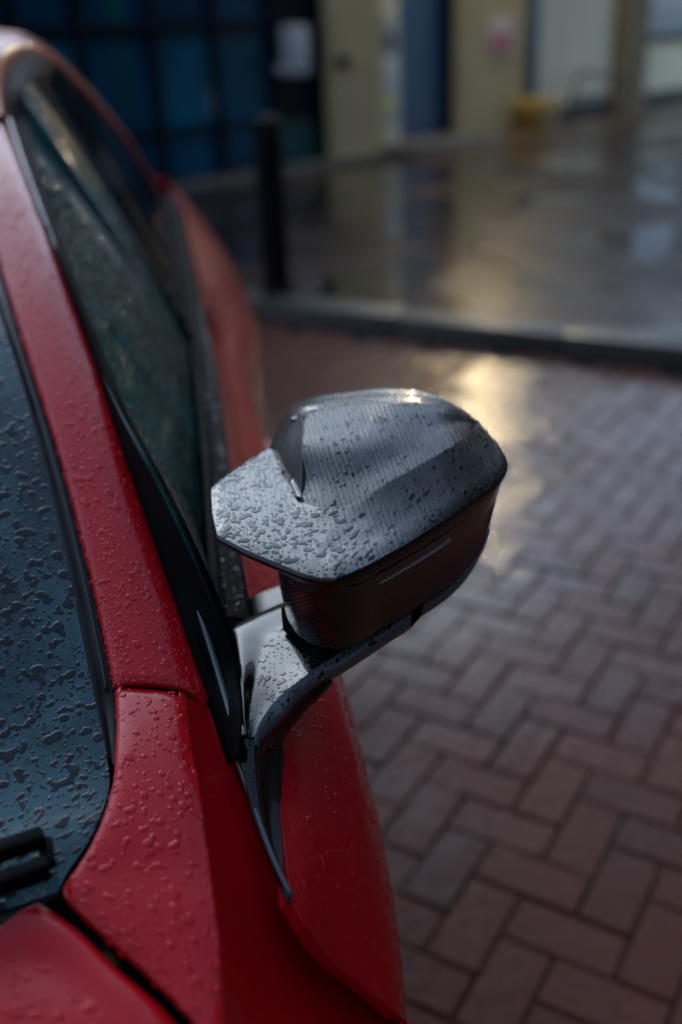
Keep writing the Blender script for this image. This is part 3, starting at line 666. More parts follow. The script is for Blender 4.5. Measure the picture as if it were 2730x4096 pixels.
# dark channel under the hood gap, and the cowl below the screen
gp = catmull(hg, 60)
shell('hood_channel', loft([gp + [-.01, -.05, -.022], gp + [0, .0, -.020], gp + [.007, .013, -.022], gp + [.008, .018, -.035]], 60, 8), MT['rubber'], CAR, UP, 0.003)
shell('hood_channel', loft([gp + [-.01, -.05, -.022], gp + [0, .0, -.020], gp + [.007, .013, -.022], gp + [.008, .018, -.035]], 60, 8), MT['rubber'], CAR, UP, 0.003, flip=True)
ce = np.vstack([P(158, 2030, z=.921), P(100, 2082, z=.918), [[.46, -.15, .88]]])
crow = span(catmull(ce, 12), 0.012, -0.09, 9)
shell('cowl', loft(crow, 14, 60), MT['satin'], CAR, UP, 0.004)
# wiper arm
wz = .948
wa = empty('wiper', parent=CAR); bpy.context.view_layer.update(); wa.matrix_parent_inverse = CAR.matrix_world.inverted()
def bar(name, a, b, w_, h_, parent, mat):
    a, b = np.array(a), np.array(b); d = b - a; L = np.linalg.norm(d); d = d / L
    sd_ = np.cross(d, [0, 0, 1.0]); sd_ /= np.linalg.norm(sd_); up = np.cross(sd_, d)
    T = Matrix(((d[0], sd_[0], up[0], a[0]), (d[1], sd_[1], up[1], a[1]), (d[2], sd_[2], up[2], a[2]), (0, 0, 0, 1)))
    return box(name, (0, -w_ / 2, -h_ / 2), (L, w_ / 2, h_ / 2), mat, parent, T, 0.0025)
pa, pb = toW(P(102, 1922, z=.954)), toW(P(-60, 1975, z=.958))
bar('wiper_arm', pa, pb + (pb - pa) * 4.5, .013, .012, wa, MT['seal'])
pa, pb = toW(P(112, 1992, z=.948)), toW(P(-60, 2052, z=.952))
bar('wiper_blade', pa, pb + (pb - pa) * 5.0, .012, .014, wa, MT['seal'])
pa, pb = toW(P(104, 1930, z=.948)), toW(P(112, 1990, z=.945))
bar('wiper_clip', pa, pb, .010, .008, wa, MT['seal'])
# nose, tail, floor, wheels, cabin
shell('front_bumper', loft(span(np.array([[-.80, -.09, .66], [-.90, -.12, .60], [-.93, -.13, .45], [-.90, -.12, .25]]), 0.0, -0.16, 9), 20, 40), MT['paint'], CAR, (-1, 0, 0), 0.01)
shell('grille', loft([np.array([[-1.085, TC + .30, .60], [-1.09, TC + .30, .36]]), np.array([[-1.10, TC, .60], [-1.105, TC, .36]]), np.array([[-1.085, TC - .30, .60], [-1.09, TC - .30, .36]])], 6, 14), MT['rubber'], CAR, (-1, 0, 0), 0.02)
for f in (False, True):
    shell('headlight', loft([np.array([[-.78, -.10, .665], [-.86, -.16, .655], [-.94, -.30, .645], [-.985, -.42, .64]]), np.array([[-.865, -.10, .605], [-.915, -.18, .60], [-.975, -.30, .595], [-1.01, -.42, .595]])], 20, 6), MT['lamp_glass'], CAR, (-1, 0, .3), 0.02, flip=f)
shell('rear_bumper', loft(span(np.array([[3.86, -.14, .98], [3.93, -.13, .80], [3.95, -.12, .55], [3.88, -.15, .25]]), 0.0, 0.08, 9), 20, 40), MT['paint'], CAR, (1, 0, 0), 0.01)
shell('boot_lid', loft(span(np.array([[3.22, -.24, 1.105], [3.5, -.22, 1.075], [3.80, -.22, 1.05], [3.87, -.18, .97]]), 0.02, 0.04, 9), 30, 40), MT['paint'], CAR, UP, 0.006)
shell('rear_window', loft(span(np.array([[2.62, -.33, 1.445], [2.85, -.32, 1.36], [3.05, -.295, 1.245], [3.22, -.27, 1.115]]) + [0, -.02, -.008], 0.035, 0.0, 9), 30, 40), MT['quarter_glass'], CAR, (.5, 0, .8), 0.005)
T0 = Matrix.Identity(4)
def carbox(name, lo, hi, mat, parent=CAR, bev=0.02):
    c = Matrix(((AX[0], OX[0], 0, 0), (AX[1], OX[1], 0, 0), (0, 0, 1, 0), (0, 0, 0, 1)))
    return box(name, lo, hi, mat, parent, c, bev)
carbox('floor_pan', (-.7, TC * 2 + .02, .20), (3.8, -.03, .30), MT['interior'])
carbox('engine_bay', (-.72, TC * 2 + .22, .30), (.42, -.22, .66), MT['interior'])
carbox('dashboard', (.62, TC * 2 + .14, .55), (.98, -.13, .90), MT['interior'], bev=.05)
tube('steering_wheel', [[1.10 + .06 * math.sin(a), TC - .36 + .17 * math.cos(a), .86 + .16 * math.sin(a)] for a in np.linspace(0, 2 * math.pi, 25)], .013, MT['interior'], CAR, n=50, caps=False)
for tcen in (TC + .38, TC - .38):
    st_ = carbox('seat', (1.35, tcen - .25, .45), (1.85, tcen + .25, .62), MT['seat'], bev=.06)
    bk = [np.array([[1.80 + .22 * k, tcen - .24 + .05 * k, .55 + .62 * k], [1.80 + .22 * k, tcen, .55 + .62 * k], [1.80 + .22 * k, tcen + .24 - .05 * k, .55 + .62 * k]]) for k in np.linspace(0, 1, 5)]
    shell('backrest', loft([r + [(-.03 if 0 else 0), 0, 0] for r in bk], 14, 12), MT['seat'], st_, (-1, 0, .3), 0.12)
    shell('headrest', loft([np.array([[2.03 + .05 * k, tcen - .13, 1.16 + .19 * k], [2.0 + .05 * k, tcen, 1.16 + .19 * k], [2.03 + .05 * k, tcen + .13, 1.16 + .19 * k]]) for k in np.linspace(0, 1, 3)], 10, 8), MT['seat'], st_, (-1, 0, .3), 0.09)
carbox('rear_bench', (2.45, TC * 2 + .25, .45), (2.95, -.25, .95), MT['seat'], bev=.08)
def wheel(s, t):
    e = empty('wheel', parent=CAR); bpy.context.view_layer.update(); e.matrix_parent_inverse = CAR.matrix_world.inverted()
    c = toW(np.array([s, t, .335])); q = Matrix.Translation(Vector(c)) @ Matrix.Rotation(TH, 4, 'Z') @ Matrix.Rotation(math.radians(90), 4, 'Y')
    if t < TC: q = q @ Matrix.Rotation(math.pi, 4, 'X')
    bm = lathe([(.24, -.13), (.315, -.135), (.332, -.11), (.335, -.05), (.335, .05), (.332, .11), (.315, .135), (.24, .13)], 48); bmesh.ops.transform(bm, matrix=q, verts=bm.verts)
    bm_obj('tyre', bm, MT['tyre'], e, True)
    bm = lathe([(.05, .10), (.245, .12), (.25, .132), (.236, .134), (.225, .10), (.06, .08)], 48); bmesh.ops.transform(bm, matrix=q, verts=bm.verts)
    for k in range(10):
        b2 = bmesh.new(); add_box(b2, (.03, -.012, .10), (.235, .012, .128), q @ Matrix.Rotation(k * math.pi / 5 + (.09 if k % 2 else -.09), 4, 'Z')); m_ = bpy.data.meshes.new('x'); b2.to_mesh(m_); b2.free(); bm.from_mesh(m_); bpy.data.meshes.remove(m_)
    bm_obj('rim', bm, MT['rim'], e)
for s, t in ((-.08, -.02), (2.78, -.02), (-.08, 2 * TC + .02), (2.78, 2 * TC + .02)): wheel(s, t)

# ------------------------------------------------------------------ door mirror
def door_mirror(flip):
    e = empty('door_mirror', parent=CAR); bpy.context.view_layer.update(); e.matrix_parent_inverse = CAR.matrix_world.inverted()
    kw = dict(flip=flip); wet = not flip
    Z = lambda *q: np.array([P(x, y, z=z) for x, y, z in q])
    # rim of the cap: fin at the inner end, long front edge, outer tip
    rim_fin = Z((620, 1028, 1.087), (559, 1066, 1.087), (500, 1106, 1.087), (485, 1122, 1.087), (488, 1180, 1.0865), (500, 1229, 1.0855), (560, 1261, 1.084), (640, 1295, 1.0815), (700, 1319, 1.080), (738, 1328, 1.079))
    rim_front = Z((738, 1328, 1.079), (765, 1329, 1.079), (795, 1320, 1.078), (892, 1273, 1.078), (995, 1211, 1.078), (1090, 1147, 1.079), (1148, 1100, 1.080), (1162, 1078, 1.081), (1164, 1058, 1.083), (1150, 1028, 1.088), (1122, 996, 1.095), (1097, 969, 1.101))
    rim = np.vstack([catmull(rim_fin, 60, True), catmull(rim_front, 80)[1:]])
    fold = Z((620, 1028, 1.0875), (636, 1050, 1.0875), (652, 1080, 1.0875), (672, 1115, 1.0875), (692, 1150, 1.0878), (745, 1166, 1.0895), (810, 1157, 1.0928), (877, 1117, 1.1010), (944, 1080, 1.1065), (1036, 1026, 1.1100), (1085, 990, 1.1065), (1097, 969, 1.1015))
    # pair rim and fold by matching break points
    def pair(a, b, pa, pb, n):
        ka = np.cumsum(np.r_[0, np.linalg.norm(np.diff(a, axis=0), axis=1)]); kb = np.cumsum(np.r_[0, np.linalg.norm(np.diff(b, axis=0), axis=1)])
        na = lambda p: ka[int(np.argmin(np.linalg.norm(a - p, axis=1)))]; nb = lambda p: kb[int(np.argmin(np.linalg.norm(b - p, axis=1)))]
        A = np.r_[0, [na(p) for p in pa], ka[-1]]; B = np.r_[0, [nb(p) for p in pb], kb[-1]]
        m = len(A) - 1; u = np.linspace(0, m, n)
        ua, ub = np.interp(u, np.arange(m + 1), A), np.interp(u, np.arange(m + 1), B)
        return np.stack([np.interp(ua, ka, a[:, k]) for k in range(3)], 1), np.stack([np.interp(ub, kb, b[:, k]) for k in range(3)], 1)
    fo = catmull(fold, 120)
    r1, f1 = pair(rim, fo, [P(485, 1122, z=1.087), P(500, 1229, z=1.0855), P(738, 1328, z=1.079), P(995, 1211, z=1.078), P(1162, 1078, z=1.081)],
                  [P(640, 1058, z=1.0875), P(668, 1108, z=1.0875), P(692, 1150, z=1.0878), P(877, 1117, z=1.1010), P(1085, 990, z=1.1065)], 150)
    SK = [r1, r1 * .94 + f1 * .06 + [0, 0, .0008], r1 * .6 + f1 * .4 + [0, 0, .0006], r1 * .25 + f1 * .75 + [0, 0, .0003], f1]
    cap = shell('mirror_cap', loft(SK, 180, 44), MT['carbon'], e, UP, 0.003, uv='top', **kw)
    # upper facet of the cap
    low = fo[int(np.argmin(np.linalg.norm(fo - P(692, 1150, z=1.0878), axis=1))):]
    crest = Z((702, 953, 1.1280), (745, 940, 1.1310), (790, 933, 1.1325), (892, 927, 1.1330), (969, 927, 1.1295), (1046, 940, 1.1205), (1085, 960, 1.1085), (1097, 969, 1.1015))
    midr = Z((695, 1040, 1.1135), (740, 1036, 1.1155), (790, 1034, 1.1170), (880, 1015, 1.1195), (960, 994, 1.1195), (1046, 968, 1.1155), (1085, 972, 1.108), (1097, 969, 1.1015))
    lq, cq, mq = catmull(low, 90), catmull(crest, 90), catmull(midr, 90)
    uu_ = np.linspace(0, 1, 90)[:, None]; sag = np.clip(1 - uu_ / .55, 0, 1) ** .7
    hi = 0.5 * (mq + cq) + [0, 0, .0006]; lo_ = 0.5 * (lq + mq) + np.array([0, 0, -.0034]) * sag + [0, 0, .0002]
    UPR = [lq, lo_, mq, hi, cq]
    shell('cap_facet', loft(UPR, 130, 60), MT['carbon'], cap, UP, 0.003, uv='top', **kw)
    # steep inner face of the hump and the roll-off behind the crest
    sil = Z((692, 1150, 1.0878), (672, 1115, 1.0874), (640, 1060, 1.087), (622, 1028, 1.086), (637, 985, 1.0935), (655, 948, 1.1045), (682, 927, 1.1145), (730, 913, 1.1215), (790, 904, 1.1250), (867, 894, 1.1265), (944, 897, 1.1235), (1000, 910, 1.1185), (1046, 935, 1.1110), (1097, 969, 1.1005))
    edge = np.vstack([Z((692, 1150, 1.0879), (694, 1095, 1.1010), (695, 1040, 1.1135), (698, 985, 1.1230), (702, 953, 1.1280)), crest[1:]])
    eq, sq = catmull(edge, 110), catmull(sil, 110)
    e1, s1 = pair(eq, sq, [P(694, 1095, z=1.1010), P(695, 1040, z=1.1135), P(702, 953, z=1.1280)], [P(622, 1028, z=1.086), P(630, 1005, z=1.0895), P(690, 924, z=1.1155)], 120)
    wdt = np.linalg.norm(e1 - s1, axis=1, keepdims=True)
    back1 = s1 + np.array([.006, -.002, -.012]) * np.clip(wdt / .02, 0, 1); back2 = s1 + np.array([.014, -.003, -.05]) * np.clip(wdt / .02, 0, 1)
    shell('cap_hump', loft([e1, e1 * .5 + s1 * .5 + np.array([0, -.02, .03]) * wdt, s1, back1, back2], 160, 40), MT['carbon'], cap, (.4, -.5, .6), 0.003, uv='top', **kw)
    if wet:
        md = lambda s, t, z: 1.0
        DEN = (160000, 45000, 14000, 4500); SZ = ((.0003, .0006), (.0006, .0011), (.0012, .002), (.0021, .0042))
        water('water_drops', SK, MT['water_dark'], cap, UP, 0.00045, DEN, SZ, seed=20, chains=.2, hmul=.6, mask=lambda s, t, z: 1.0 if t < .09 else .55)
        water('water_drops', UPR, MT['water_dark'], cap, UP, 0.00050, (120000, 26000, 3600), SZ[:3], seed=21, chains=.3, hmul=.6)
        water('water_drops', [e1, e1 * .5 + s1 * .5 + np.array([0, -.02, .03]) * wdt, s1], MT['water_dark'], cap, (.4, -.5, .6), 0.00055, (60000, 9000, 800), SZ[:3], seed=22)
    # rim edge and underside of the fin
    ed1 = rim + [0, 0, -.0022]; ed2 = rim + [0, 0, -.0068]
    cen = np.array([.82, .10, 1.07]); dirn = (cen - rim); dirn[:, 2] = 0; dirn /= np.linalg.norm(dirn, axis=1, keepdims=True)
    shell('cap_edge', loft([q_[:-7] for q_ in (rim + dirn * .0006 + [0, 0, .0002], rim - dirn * .0012 + [0, 0, -.0018], rim - dirn * .0012 + [0, 0, -.0045], rim + dirn * .001 + [0, 0, -.0075], rim + dirn * .010 + [0, 0, -.0085])], 200, 20), MT['black'], cap, (-.5, 0, 0), 0.002, **kw)
    nf = 62
    und = rim[:nf] + dirn[:nf] * .008 + [0, 0, -.0085]
    neck = np.linspace(P(648, 1310, z=1.070), np.array([.93, .055, 1.072]), nf)[::-1]
    shell('fin_underside', loft([und, neck], 60, 8), MT['black'], cap, (0, 0, -1), 0.002, **kw)
    # front face of the housing, wrapping round both ends
    F0 = Z((643, 1306, 1.0725), (738, 1341, 1.0715), (797, 1333, 1.071), (895, 1287, 1.0705), (998, 1225, 1.0705), (1090, 1162, 1.0715), (1140, 1120, 1.073), (1156, 1088, 1.075))
    F1 = Z((648, 1330, 1.060), (720, 1362, 1.060), (792, 1357, 1.059), (893, 1312, 1.058), (1000, 1248, 1.058), (1090, 1182, 1.060), (1136, 1138, 1.064), (1152, 1105, 1.067))
    F2 = Z((656, 1385, 1.030), (705, 1425, 1.032), (778, 1425, 1.031), (888, 1372, 1.030), (998, 1305, 1.031), (1083, 1235, 1.034), (1122, 1180, 1.042), (1145, 1130, 1.052))
    F3 = Z((666, 1430, 1.004), (712, 1476, 1.004), (770, 1491, 1.002), (880, 1440, 1.001), (965, 1390, 1.003), (1055, 1322, 1.008), (1105, 1252, 1.018), (1130, 1185, 1.033))
    def wrap(r):
        a = r[0] + np.array([.075, .012, .002]); a2 = r[0] + np.array([.03, -.002, .001]); b = r[-1] + np.array([.05, -.012, 0]); b2 = r[-1] + np.array([.02, .002, 0])
        return np.vstack([a, a2, r, b2, b])
    FF = [wrap(r) for r in (F0, F1, F2, F3)]
    FF.insert(0, FF[0] + [0.004, 0, .003])
    hs_ = shell('mirror_housing', loft(FF, 170, 60), MT['carbon_face'], e, (-1, .2, .2), 0.003, uv=True, **kw)
    # character line above the indicator and the clear indicator strip
    tube('housing_line', Z((800, 1353, 1.0620), (895, 1303, 1.0625), (1000, 1239, 1.0625), (1090, 1173, 1.0640), (1132, 1135, 1.0665)) + [-.0008, 0, 0], .0012, MT['black'], hs_, n=70, flip=flip)
    ind = [Z((868, 1334, 1.0515), (905, 1315, 1.0515), (950, 1289, 1.052), (1000, 1258, 1.0525), (1036, 1234, 1.053)), Z((872, 1341, 1.0485), (908, 1321, 1.0485), (953, 1295, 1.049), (1002, 1264, 1.0495), (1038, 1239, 1.050))]
    shell('indicator', loft([q - [.0022, 0, 0] for q in ind], 50, 4), MT['lens'], hs_, (-1, .2, .2), 0.003, **kw)
    bead = catmull(ind[0] * .5 + ind[1] * .5 - [.0030, 0, 0], 26)
    for b in bead[1:22:1]:
        tube('indicator_bead', np.array([b - [0, 0, .0006], b + [0, 0, .0006]]), .0009, MT['silver_glass'], hs_, n=2, seg=6, flip=flip)
    # lower housing: bevelled strip under the face, running into the arm
    D = Z((588, 1692, .9548), (596, 1668, .9580), (612, 1640, .9615), (650, 1596, .9675), (679, 1573, .9712), (708, 1551, .9742), (736, 1531, .9765), (765, 1513, .9790), (808, 1485, .983), (851, 1457, .9865), (897, 1428, .9900), (945, 1400, .9930))
    E_ = Z((594, 1712, .9485), (604, 1690, .9515), (628, 1660, .9550), (652, 1632, .9608), (680, 1602, .9644), (708, 1579, .9674), (736, 1559, .9697), (765, 1541, .9722), (808, 1515, .9764), (851, 1487, .9800), (897, 1456, .9838), (945, 1424, .9872))
    D2 = Z((975, 1384, .9940), (1008, 1362, .9955), (1050, 1330, .9985), (1085, 1292, 1.003), (1108, 1255, 1.010), (1124, 1215, 1.019))
    E2 = Z((972, 1404, .9885), (1005, 1384, .9905), (1045, 1352, .9935), (1082, 1310, .9985), (1106, 1270, 1.0062), (1122, 1232, 1.0145))
    under = E_ + [.012, .002, -.016]
    arm_in = Z((563, 1690, .9545), (558, 1655, .9568), (553, 1610, .9590), (546, 1560, .9603), (540, 1520, .9605), (535, 1490, .9605), (531, 1468, .9604), (527, 1450, .9602), (560, 1428, .9600), (600, 1408, .9600), (635, 1393, .9600), (655, 1385, .9600))
    ai_, D_ = catmull(arm_in, 90), catmull(D, 90)
    a1, d1 = pair(ai_, D_, [P(546, 1560, z=.9655), P(527, 1450, z=.9695)], [P(665, 1584, z=.9705), P(765, 1513, z=.979)], 100)
    AR = [a1 + [0, -.001, -.006], a1, a1 * .66 + d1 * .34 + [0, 0, -.0006], a1 * .33 + d1 * .67 + [0, 0, -.0012], d1 + [.001, 0, -.0004]]
    arm = shell('mirror_arm', loft(AR, 120, 50), MT['black'], e, UP, 0.004, **kw)
    st = shell('lower_trim', loft([D + [.001, 0, .0003], D * .5 + E_ * .5 + [-.0006, 0, .0008], E_, under], 90, 14), MT['sky_sheen_trim'], e, (-.6, 0, .6), 0.003, **kw)
    shell('lower_trim_tip', loft([D2 + [.001, 0, .0003], D2 * .5 + E2 * .5 + [-.0006, 0, .0008], E2, E2 + [.012, .002, -.012]], 50, 14), MT['sky_sheen_trim'], e, (-.6, 0, .6), 0.003, **kw)
    # base of the housing between face and strip, and its closed underside
    fb = catmull(F3, 60)
    shell('housing_base', loft([fb + [.003, 0, .0015], fb + [.012, 0, -.002], fb + [.034, -.004, -.004], fb + [.042, -.004, -.032]], 60, 10), MT['seal'], e, (-1, 0, 0), 0.002, **kw)
    ub = np.vstack([under[2:], E2 + [.012, .002, -.012]]); rearb = catmull(ub, 40) + [.10, -.01, .0]; rearb[:, 0] = np.maximum(rearb[:, 0], .90)
    shell('housing_underside', loft([catmull(ub, 40), rearb], 40, 8), MT['satin'], e, (0, 0, -1), 0.002, **kw)
    shell('mirror_glass', loft([np.array([[.945, .06, 1.005], [.948, .075, 1.115]]), np.array([[.955, .15, .995], [.955, .155, 1.125]]), np.array([[.935, .235, 1.02], [.930, .24, 1.095]])], 8, 20), MT['silver_glass'], e, (1, 0, 0), 0.004, **kw)
    shell('rear_bezel', loft([np.array([[.925, .055, .99], [.93, .07, 1.12]]), np.array([[.94, .15, .985], [.94, .155, 1.13]]), np.array([[.915, .245, 1.01], [.91, .248, 1.10]])], 8, 20), MT['satin'], e, (1, 0, 0), 0.008, **kw)
    # base plate on the door: bright ledge and its dark flank
    l0 = Z((565, 1690, .9530), (558, 1745, .9420), (566, 1790, .9330), (579, 1853, .9200), (604, 1926, .9070), (634, 1998, .8950), (668, 2069, .8845))
    l1 = Z((588, 1690, .9525), (586, 1745, .9405), (590, 1800, .9310), (599, 1860, .9180), (618, 1924, .9055), (643, 1996, .8940), (668.5, 2069, .8843))
    f1_ = Z((594, 1712, .9460), (588, 1760, .9370), (590, 1800, .9310), (599, 1860, .9180), (618, 1924, .9055), (643, 1996, .8940), (668.5, 2069, .8843))
    l2 = Z((649, 1722, .9180), (645, 1760, .9130), (644, 1795, .9090), (647, 1845, .9030), (656, 1933, .8940), (664, 2010, .8870), (669, 2070, .8830))
    e8 = E_[:8]; b8 = Z((649, 1722, .9180), (651, 1702, .9210), (656, 1686, .9250), (666, 1669, .9300), (680, 1652, .9350), (708, 1619, .9440), (736, 1594, .9510), (765, 1566, .9570))
    shell('arm_flank', loft([e8, e8 * .85 + b8 * .15 + [0, .001, -.002], e8 * .4 + b8 * .6 + [.002, -.002, -.002], b8, b8 + [.01, 0, -.012]], 70, 24), MT['satin'], e, OUT, 0.003, **kw)
    LED = [l0 + [0, -.001, -.006], l0, l0 * .5 + l1 * .5 + [0, 0, .0004], l1]
    bp = shell('base_plate', loft(LED, 80, 14), MT['black'], e, UP, 0.003, **kw)
    shell('base_flank', loft([f1_, f1_ * .9 + l2 * .1 + [0, .001, -.003], f1_ * .5 + l2 * .5 + [0, -.004, -.004], l2, l2 + [0, .002, -.012]], 80, 24), MT['satin'], e, OUT, 0.003, **kw)
    if wet:
        SA = ((.0004, .0008), (.0008, .0014), (.0015, .0024), (.0024, .0036))
        water('water_drops', AR[1:], MT['water_dark'], arm, UP, 0.00045, (45000, 12000, 4200, 900), SA, seed=23, chains=.3, hmul=.6)
        water('water_drops', [D + [.001, 0, .0003], D * .5 + E_ * .5 + [-.0006, 0, .0008], E_], MT['water_dark'], st, (-.6, 0, .6), 0.0005, (26000, 6000, 1800), SA[:3], seed=24)
        water('water_drops', LED[1:], MT['water_dark'], bp, UP, 0.0005, (30000, 9000, 2500), SA[:3], seed=25)
door_mirror(False)
door_mirror(True)

# ------------------------------------------------------------------ ground: herringbone pavers, kerb, forecourt
def paver_mat(name, far=False):
    a = N(name); pos = a.coords(kind='World')
    oi = a.n('ObjectInfo').outputs['Random']
    n1 = a.noise(5.5, 3, 0.5, pos); n2 = a.noise(60, 6, 0.7, pos); n3 = a.noise(0.55, 3, 0.5, pos)
    v = a.math('ADD', a.math('MULTIPLY', n1, 0.42), a.math('MULTIPLY', oi, 0.58))
    c = a.ramp(v, [(0.12, (0.120, 0.050, 0.033)), (0.36, (0.175, 0.052, 0.028)), (0.6, (0.205, 0.062, 0.034)), (0.85, (0.150, 0.058, 0.037))])
    c = a.mix(a.mapr(n2, 0.35, 0.7, 0.0, 0.6), c, (0.050, 0.027, 0.020))
    vor = a.n('TexVoronoi'); vor.inputs['Scale'].default_value = 260; a.l(pos, vor.inputs['Vector'])
    c = a.mix(a.math('MULTIPLY', a.math('LESS_THAN', vor.outputs['Distance'], 0.16), 0.35), c, (0.06, 0.05, 0.042))
    a.l(c, a.b.inputs['Base Color'])
    # a shallow puddle lies between the kerb and the mirror; elsewhere the blocks are only damp
    vd = a.n('VectorMath', operation='DISTANCE'); a.l(pos, vd.inputs[0]); vd.inputs[1].default_value = (0.85, 3.7, 0.0)
    wet = a.mapr(a.math('ADD', n3, a.mapr(vd.outputs['Value'], 0.6, 2.6, 0.16, -0.16)), 0.40, 0.60, 0.0, 1.0)
    a.l(a.mapr(wet, 0, 1, 0.45, 0.25), a.b.inputs['Roughness'])
    a.b.inputs['Specular IOR Level'].default_value = 0.10
    a.l(a.mapr(wet, 0, 1, 0.22, 1.0), a.b.inputs['Coat Weight']); a.b.inputs['Coat IOR'].default_value = 1.33
    a.l(a.mapr(wet, 0, 1, 0.14, 0.025), a.b.inputs['Coat Roughness'])
    h = a.math('ADD', a.noise(220, 5, 0.7, pos), a.math('MULTIPLY', a.noise(26, 3, 0.6, pos), 2.2))
    bmp = a.bump(h, 0.5, 0.003); a.l(bmp, a.b.inputs['Normal'])
    a.l(a.bump(a.math('ADD', a.noise(26, 2, 0.5, pos), a.math('MULTIPLY', a.noise(95, 2, 0.5, pos), 0.22)), 0.6, 0.006), a.b.inputs['Coat Normal'])
    return a.m
MT['paver'] = paver_mat('wet_clay_paver')
MT['joint'] = simple('wet_joint_sand', (0.003, 0.003, 0.003), 0.8, 0, 0.25, 0.4, 0.4, 40, 0.6)
def concrete(name, c, rough, coat, vary=0.25, sc_=4.0, wetlo=.08):
    a = N(name); pos = a.coords(kind='World')
    n1 = a.noise(sc_, 6, 0.65, pos); n2 = a.noise(sc_ * 30, 4, 0.7, pos)
    f = a.math('ADD', a.math('MULTIPLY', n1, .7), a.math('MULTIPLY', n2, .3))
    a.l(a.ramp(f, [(.32, tuple(x * (1 - vary) for x in c)), (.68, tuple(min(1, x * (1 + vary)) for x in c))]), a.b.inputs['Base Color'])
    a.set(Roughness=rough); a.b.inputs['Coat Weight'].default_value = coat; a.b.inputs['Coat IOR'].default_value = 1.33
    a.l(a.mapr(a.noise(.9, 3, .5, pos), .35, .65, .4, wetlo + .14), a.b.inputs['Coat Roughness'])
    a.l(a.bump(n2, .35, .004), a.b.inputs['Normal']); return a.m
MT['kerb'] = concrete('wet_kerb_concrete', (.055, .055, .046), .5, .5)
MT['stone'] = concrete('threshold_stone', (.15, .135, .11), .5, .4)
def forecourt_mat():
    a = N('wet_forecourt'); pos = a.coords(kind='World')
    mp = a.n('Mapping'); a.l(pos, mp.inputs[0]); mp.inputs['Rotation'].default_value = (0, 0, math.radians(31.8))
    br = a.n('TexBrick'); a.l(mp.outputs[0], br.inputs['Vector']); br.inputs['Scale'].default_value = 1.0
    br.inputs['Brick Width'].default_value = .203; br.inputs['Row Height'].default_value = .1015; br.inputs['Mortar Size'].default_value = .004
    br.inputs['Color1'].default_value = (.105, .058, .045, 1); br.inputs['Color2'].default_value = (.075, .050, .043, 1); br.inputs['Mortar'].default_value = (.008, .007, .006, 1)
    big = a.noise(.75, 4, .55, pos, dist=.9); dirt = a.noise(1.3, 5, .6, pos, dist=.5)
    c = a.mix(a.mapr(dirt, .42, .56, 0, .9), br.outputs['Color'], (.016, .014, .013)); a.l(c, a.b.inputs['Base Color'])
    wet = a.mapr(big, .44, .54, 0, 1)
    a.l(a.mapr(wet, 0, 1, .42, .25), a.b.inputs['Roughness']); a.b.inputs['Specular IOR Level'].default_value = .1
    a.l(a.mapr(wet, 0, 1, .15, 1.0), a.b.inputs['Coat Weight']); a.b.inputs['Coat IOR'].default_value = 1.33
    a.l(a.mapr(wet, 0, 1, .20, .02), a.b.inputs['Coat Roughness'])
    hh = a.math('MULTIPLY', a.math('SUBTRACT', 1.0, wet), a.noise(30, 4, .65, pos))
    a.l(a.bump(a.math('ADD', hh, a.math('MULTIPLY', a.noise(9, 2, .5, pos), .3)), .35, .01), a.b.inputs['Coat Normal'])
    return a.m
MT['forecourt'] = forecourt_mat()
def asphalt_mat():
    a = N('wet_asphalt'); pos = a.coords(kind='World'); a.set(Base_Color=(.035, .036, .038, 1))
    a.l(a.ramp(a.noise(90, 5, .7, pos), [(.3, (.022, .022, .024)), (.7, (.05, .05, .052))]), a.b.inputs['Base Color'])
    a.set(Roughness=.45); a.b.inputs['Coat Weight'].default_value = 1; a.b.inputs['Coat IOR'].default_value = 1.33
    a.l(a.mapr(a.noise(.5, 3, .5, pos), .4, .6, .25, .08), a.b.inputs['Coat Roughness']); a.l(a.bump(a.noise(60, 4, .6, pos), .4, .006), a.b.inputs['Normal'])
    return a.m
MT['asphalt'] = asphalt_mat()

KD = np.array([.84976, -.52717, 0]); KV = np.array([.52717, .84976, 0])     # paver axes; the kerb runs along the first
O0 = np.array([.18467, 1.60038, 0.0]); UN = .1015
k0 = (np.array([M @ np.array([(x * SC - 1365) / FPX, (y * SC - 2048) / FPX, 1]) for x, y in ((578, 701), (1002, 741), (1563, 783))]))
k0 = np.array([r * (.10 - CAM_H) / r[2] + [0, 0, CAM_H] for r in k0])
KOFF = float(np.mean((k0 - O0) @ KV))                                       # kerb face: distance along KV from the paver origin
def sheet(name, x0, x1, y0, y1, z, mat, along=None):
    if along is None: v = [(x0, y0, z), (x1, y0, z), (x1, y1, z), (x0, y1, z)]
    else: v = [tuple(O0 * [1, 1, 0] + KD * a + KV * b + [0, 0, z]) for a, b in ((x0, y0), (x1, y0), (x1, y1), (x0, y1))]
    me = pymesh(name, v, [(0, 1, 2, 3)], False); return link(name, me, mat)
g_ = sheet('ground', -150, 150, -150, 150, -.12, MT['asphalt']); tag(g_, kind='structure')
bed = sheet('paving', -12, 16, -9, KOFF + .02, -.007, MT['joint'], along=1); tag(bed, kind='structure')
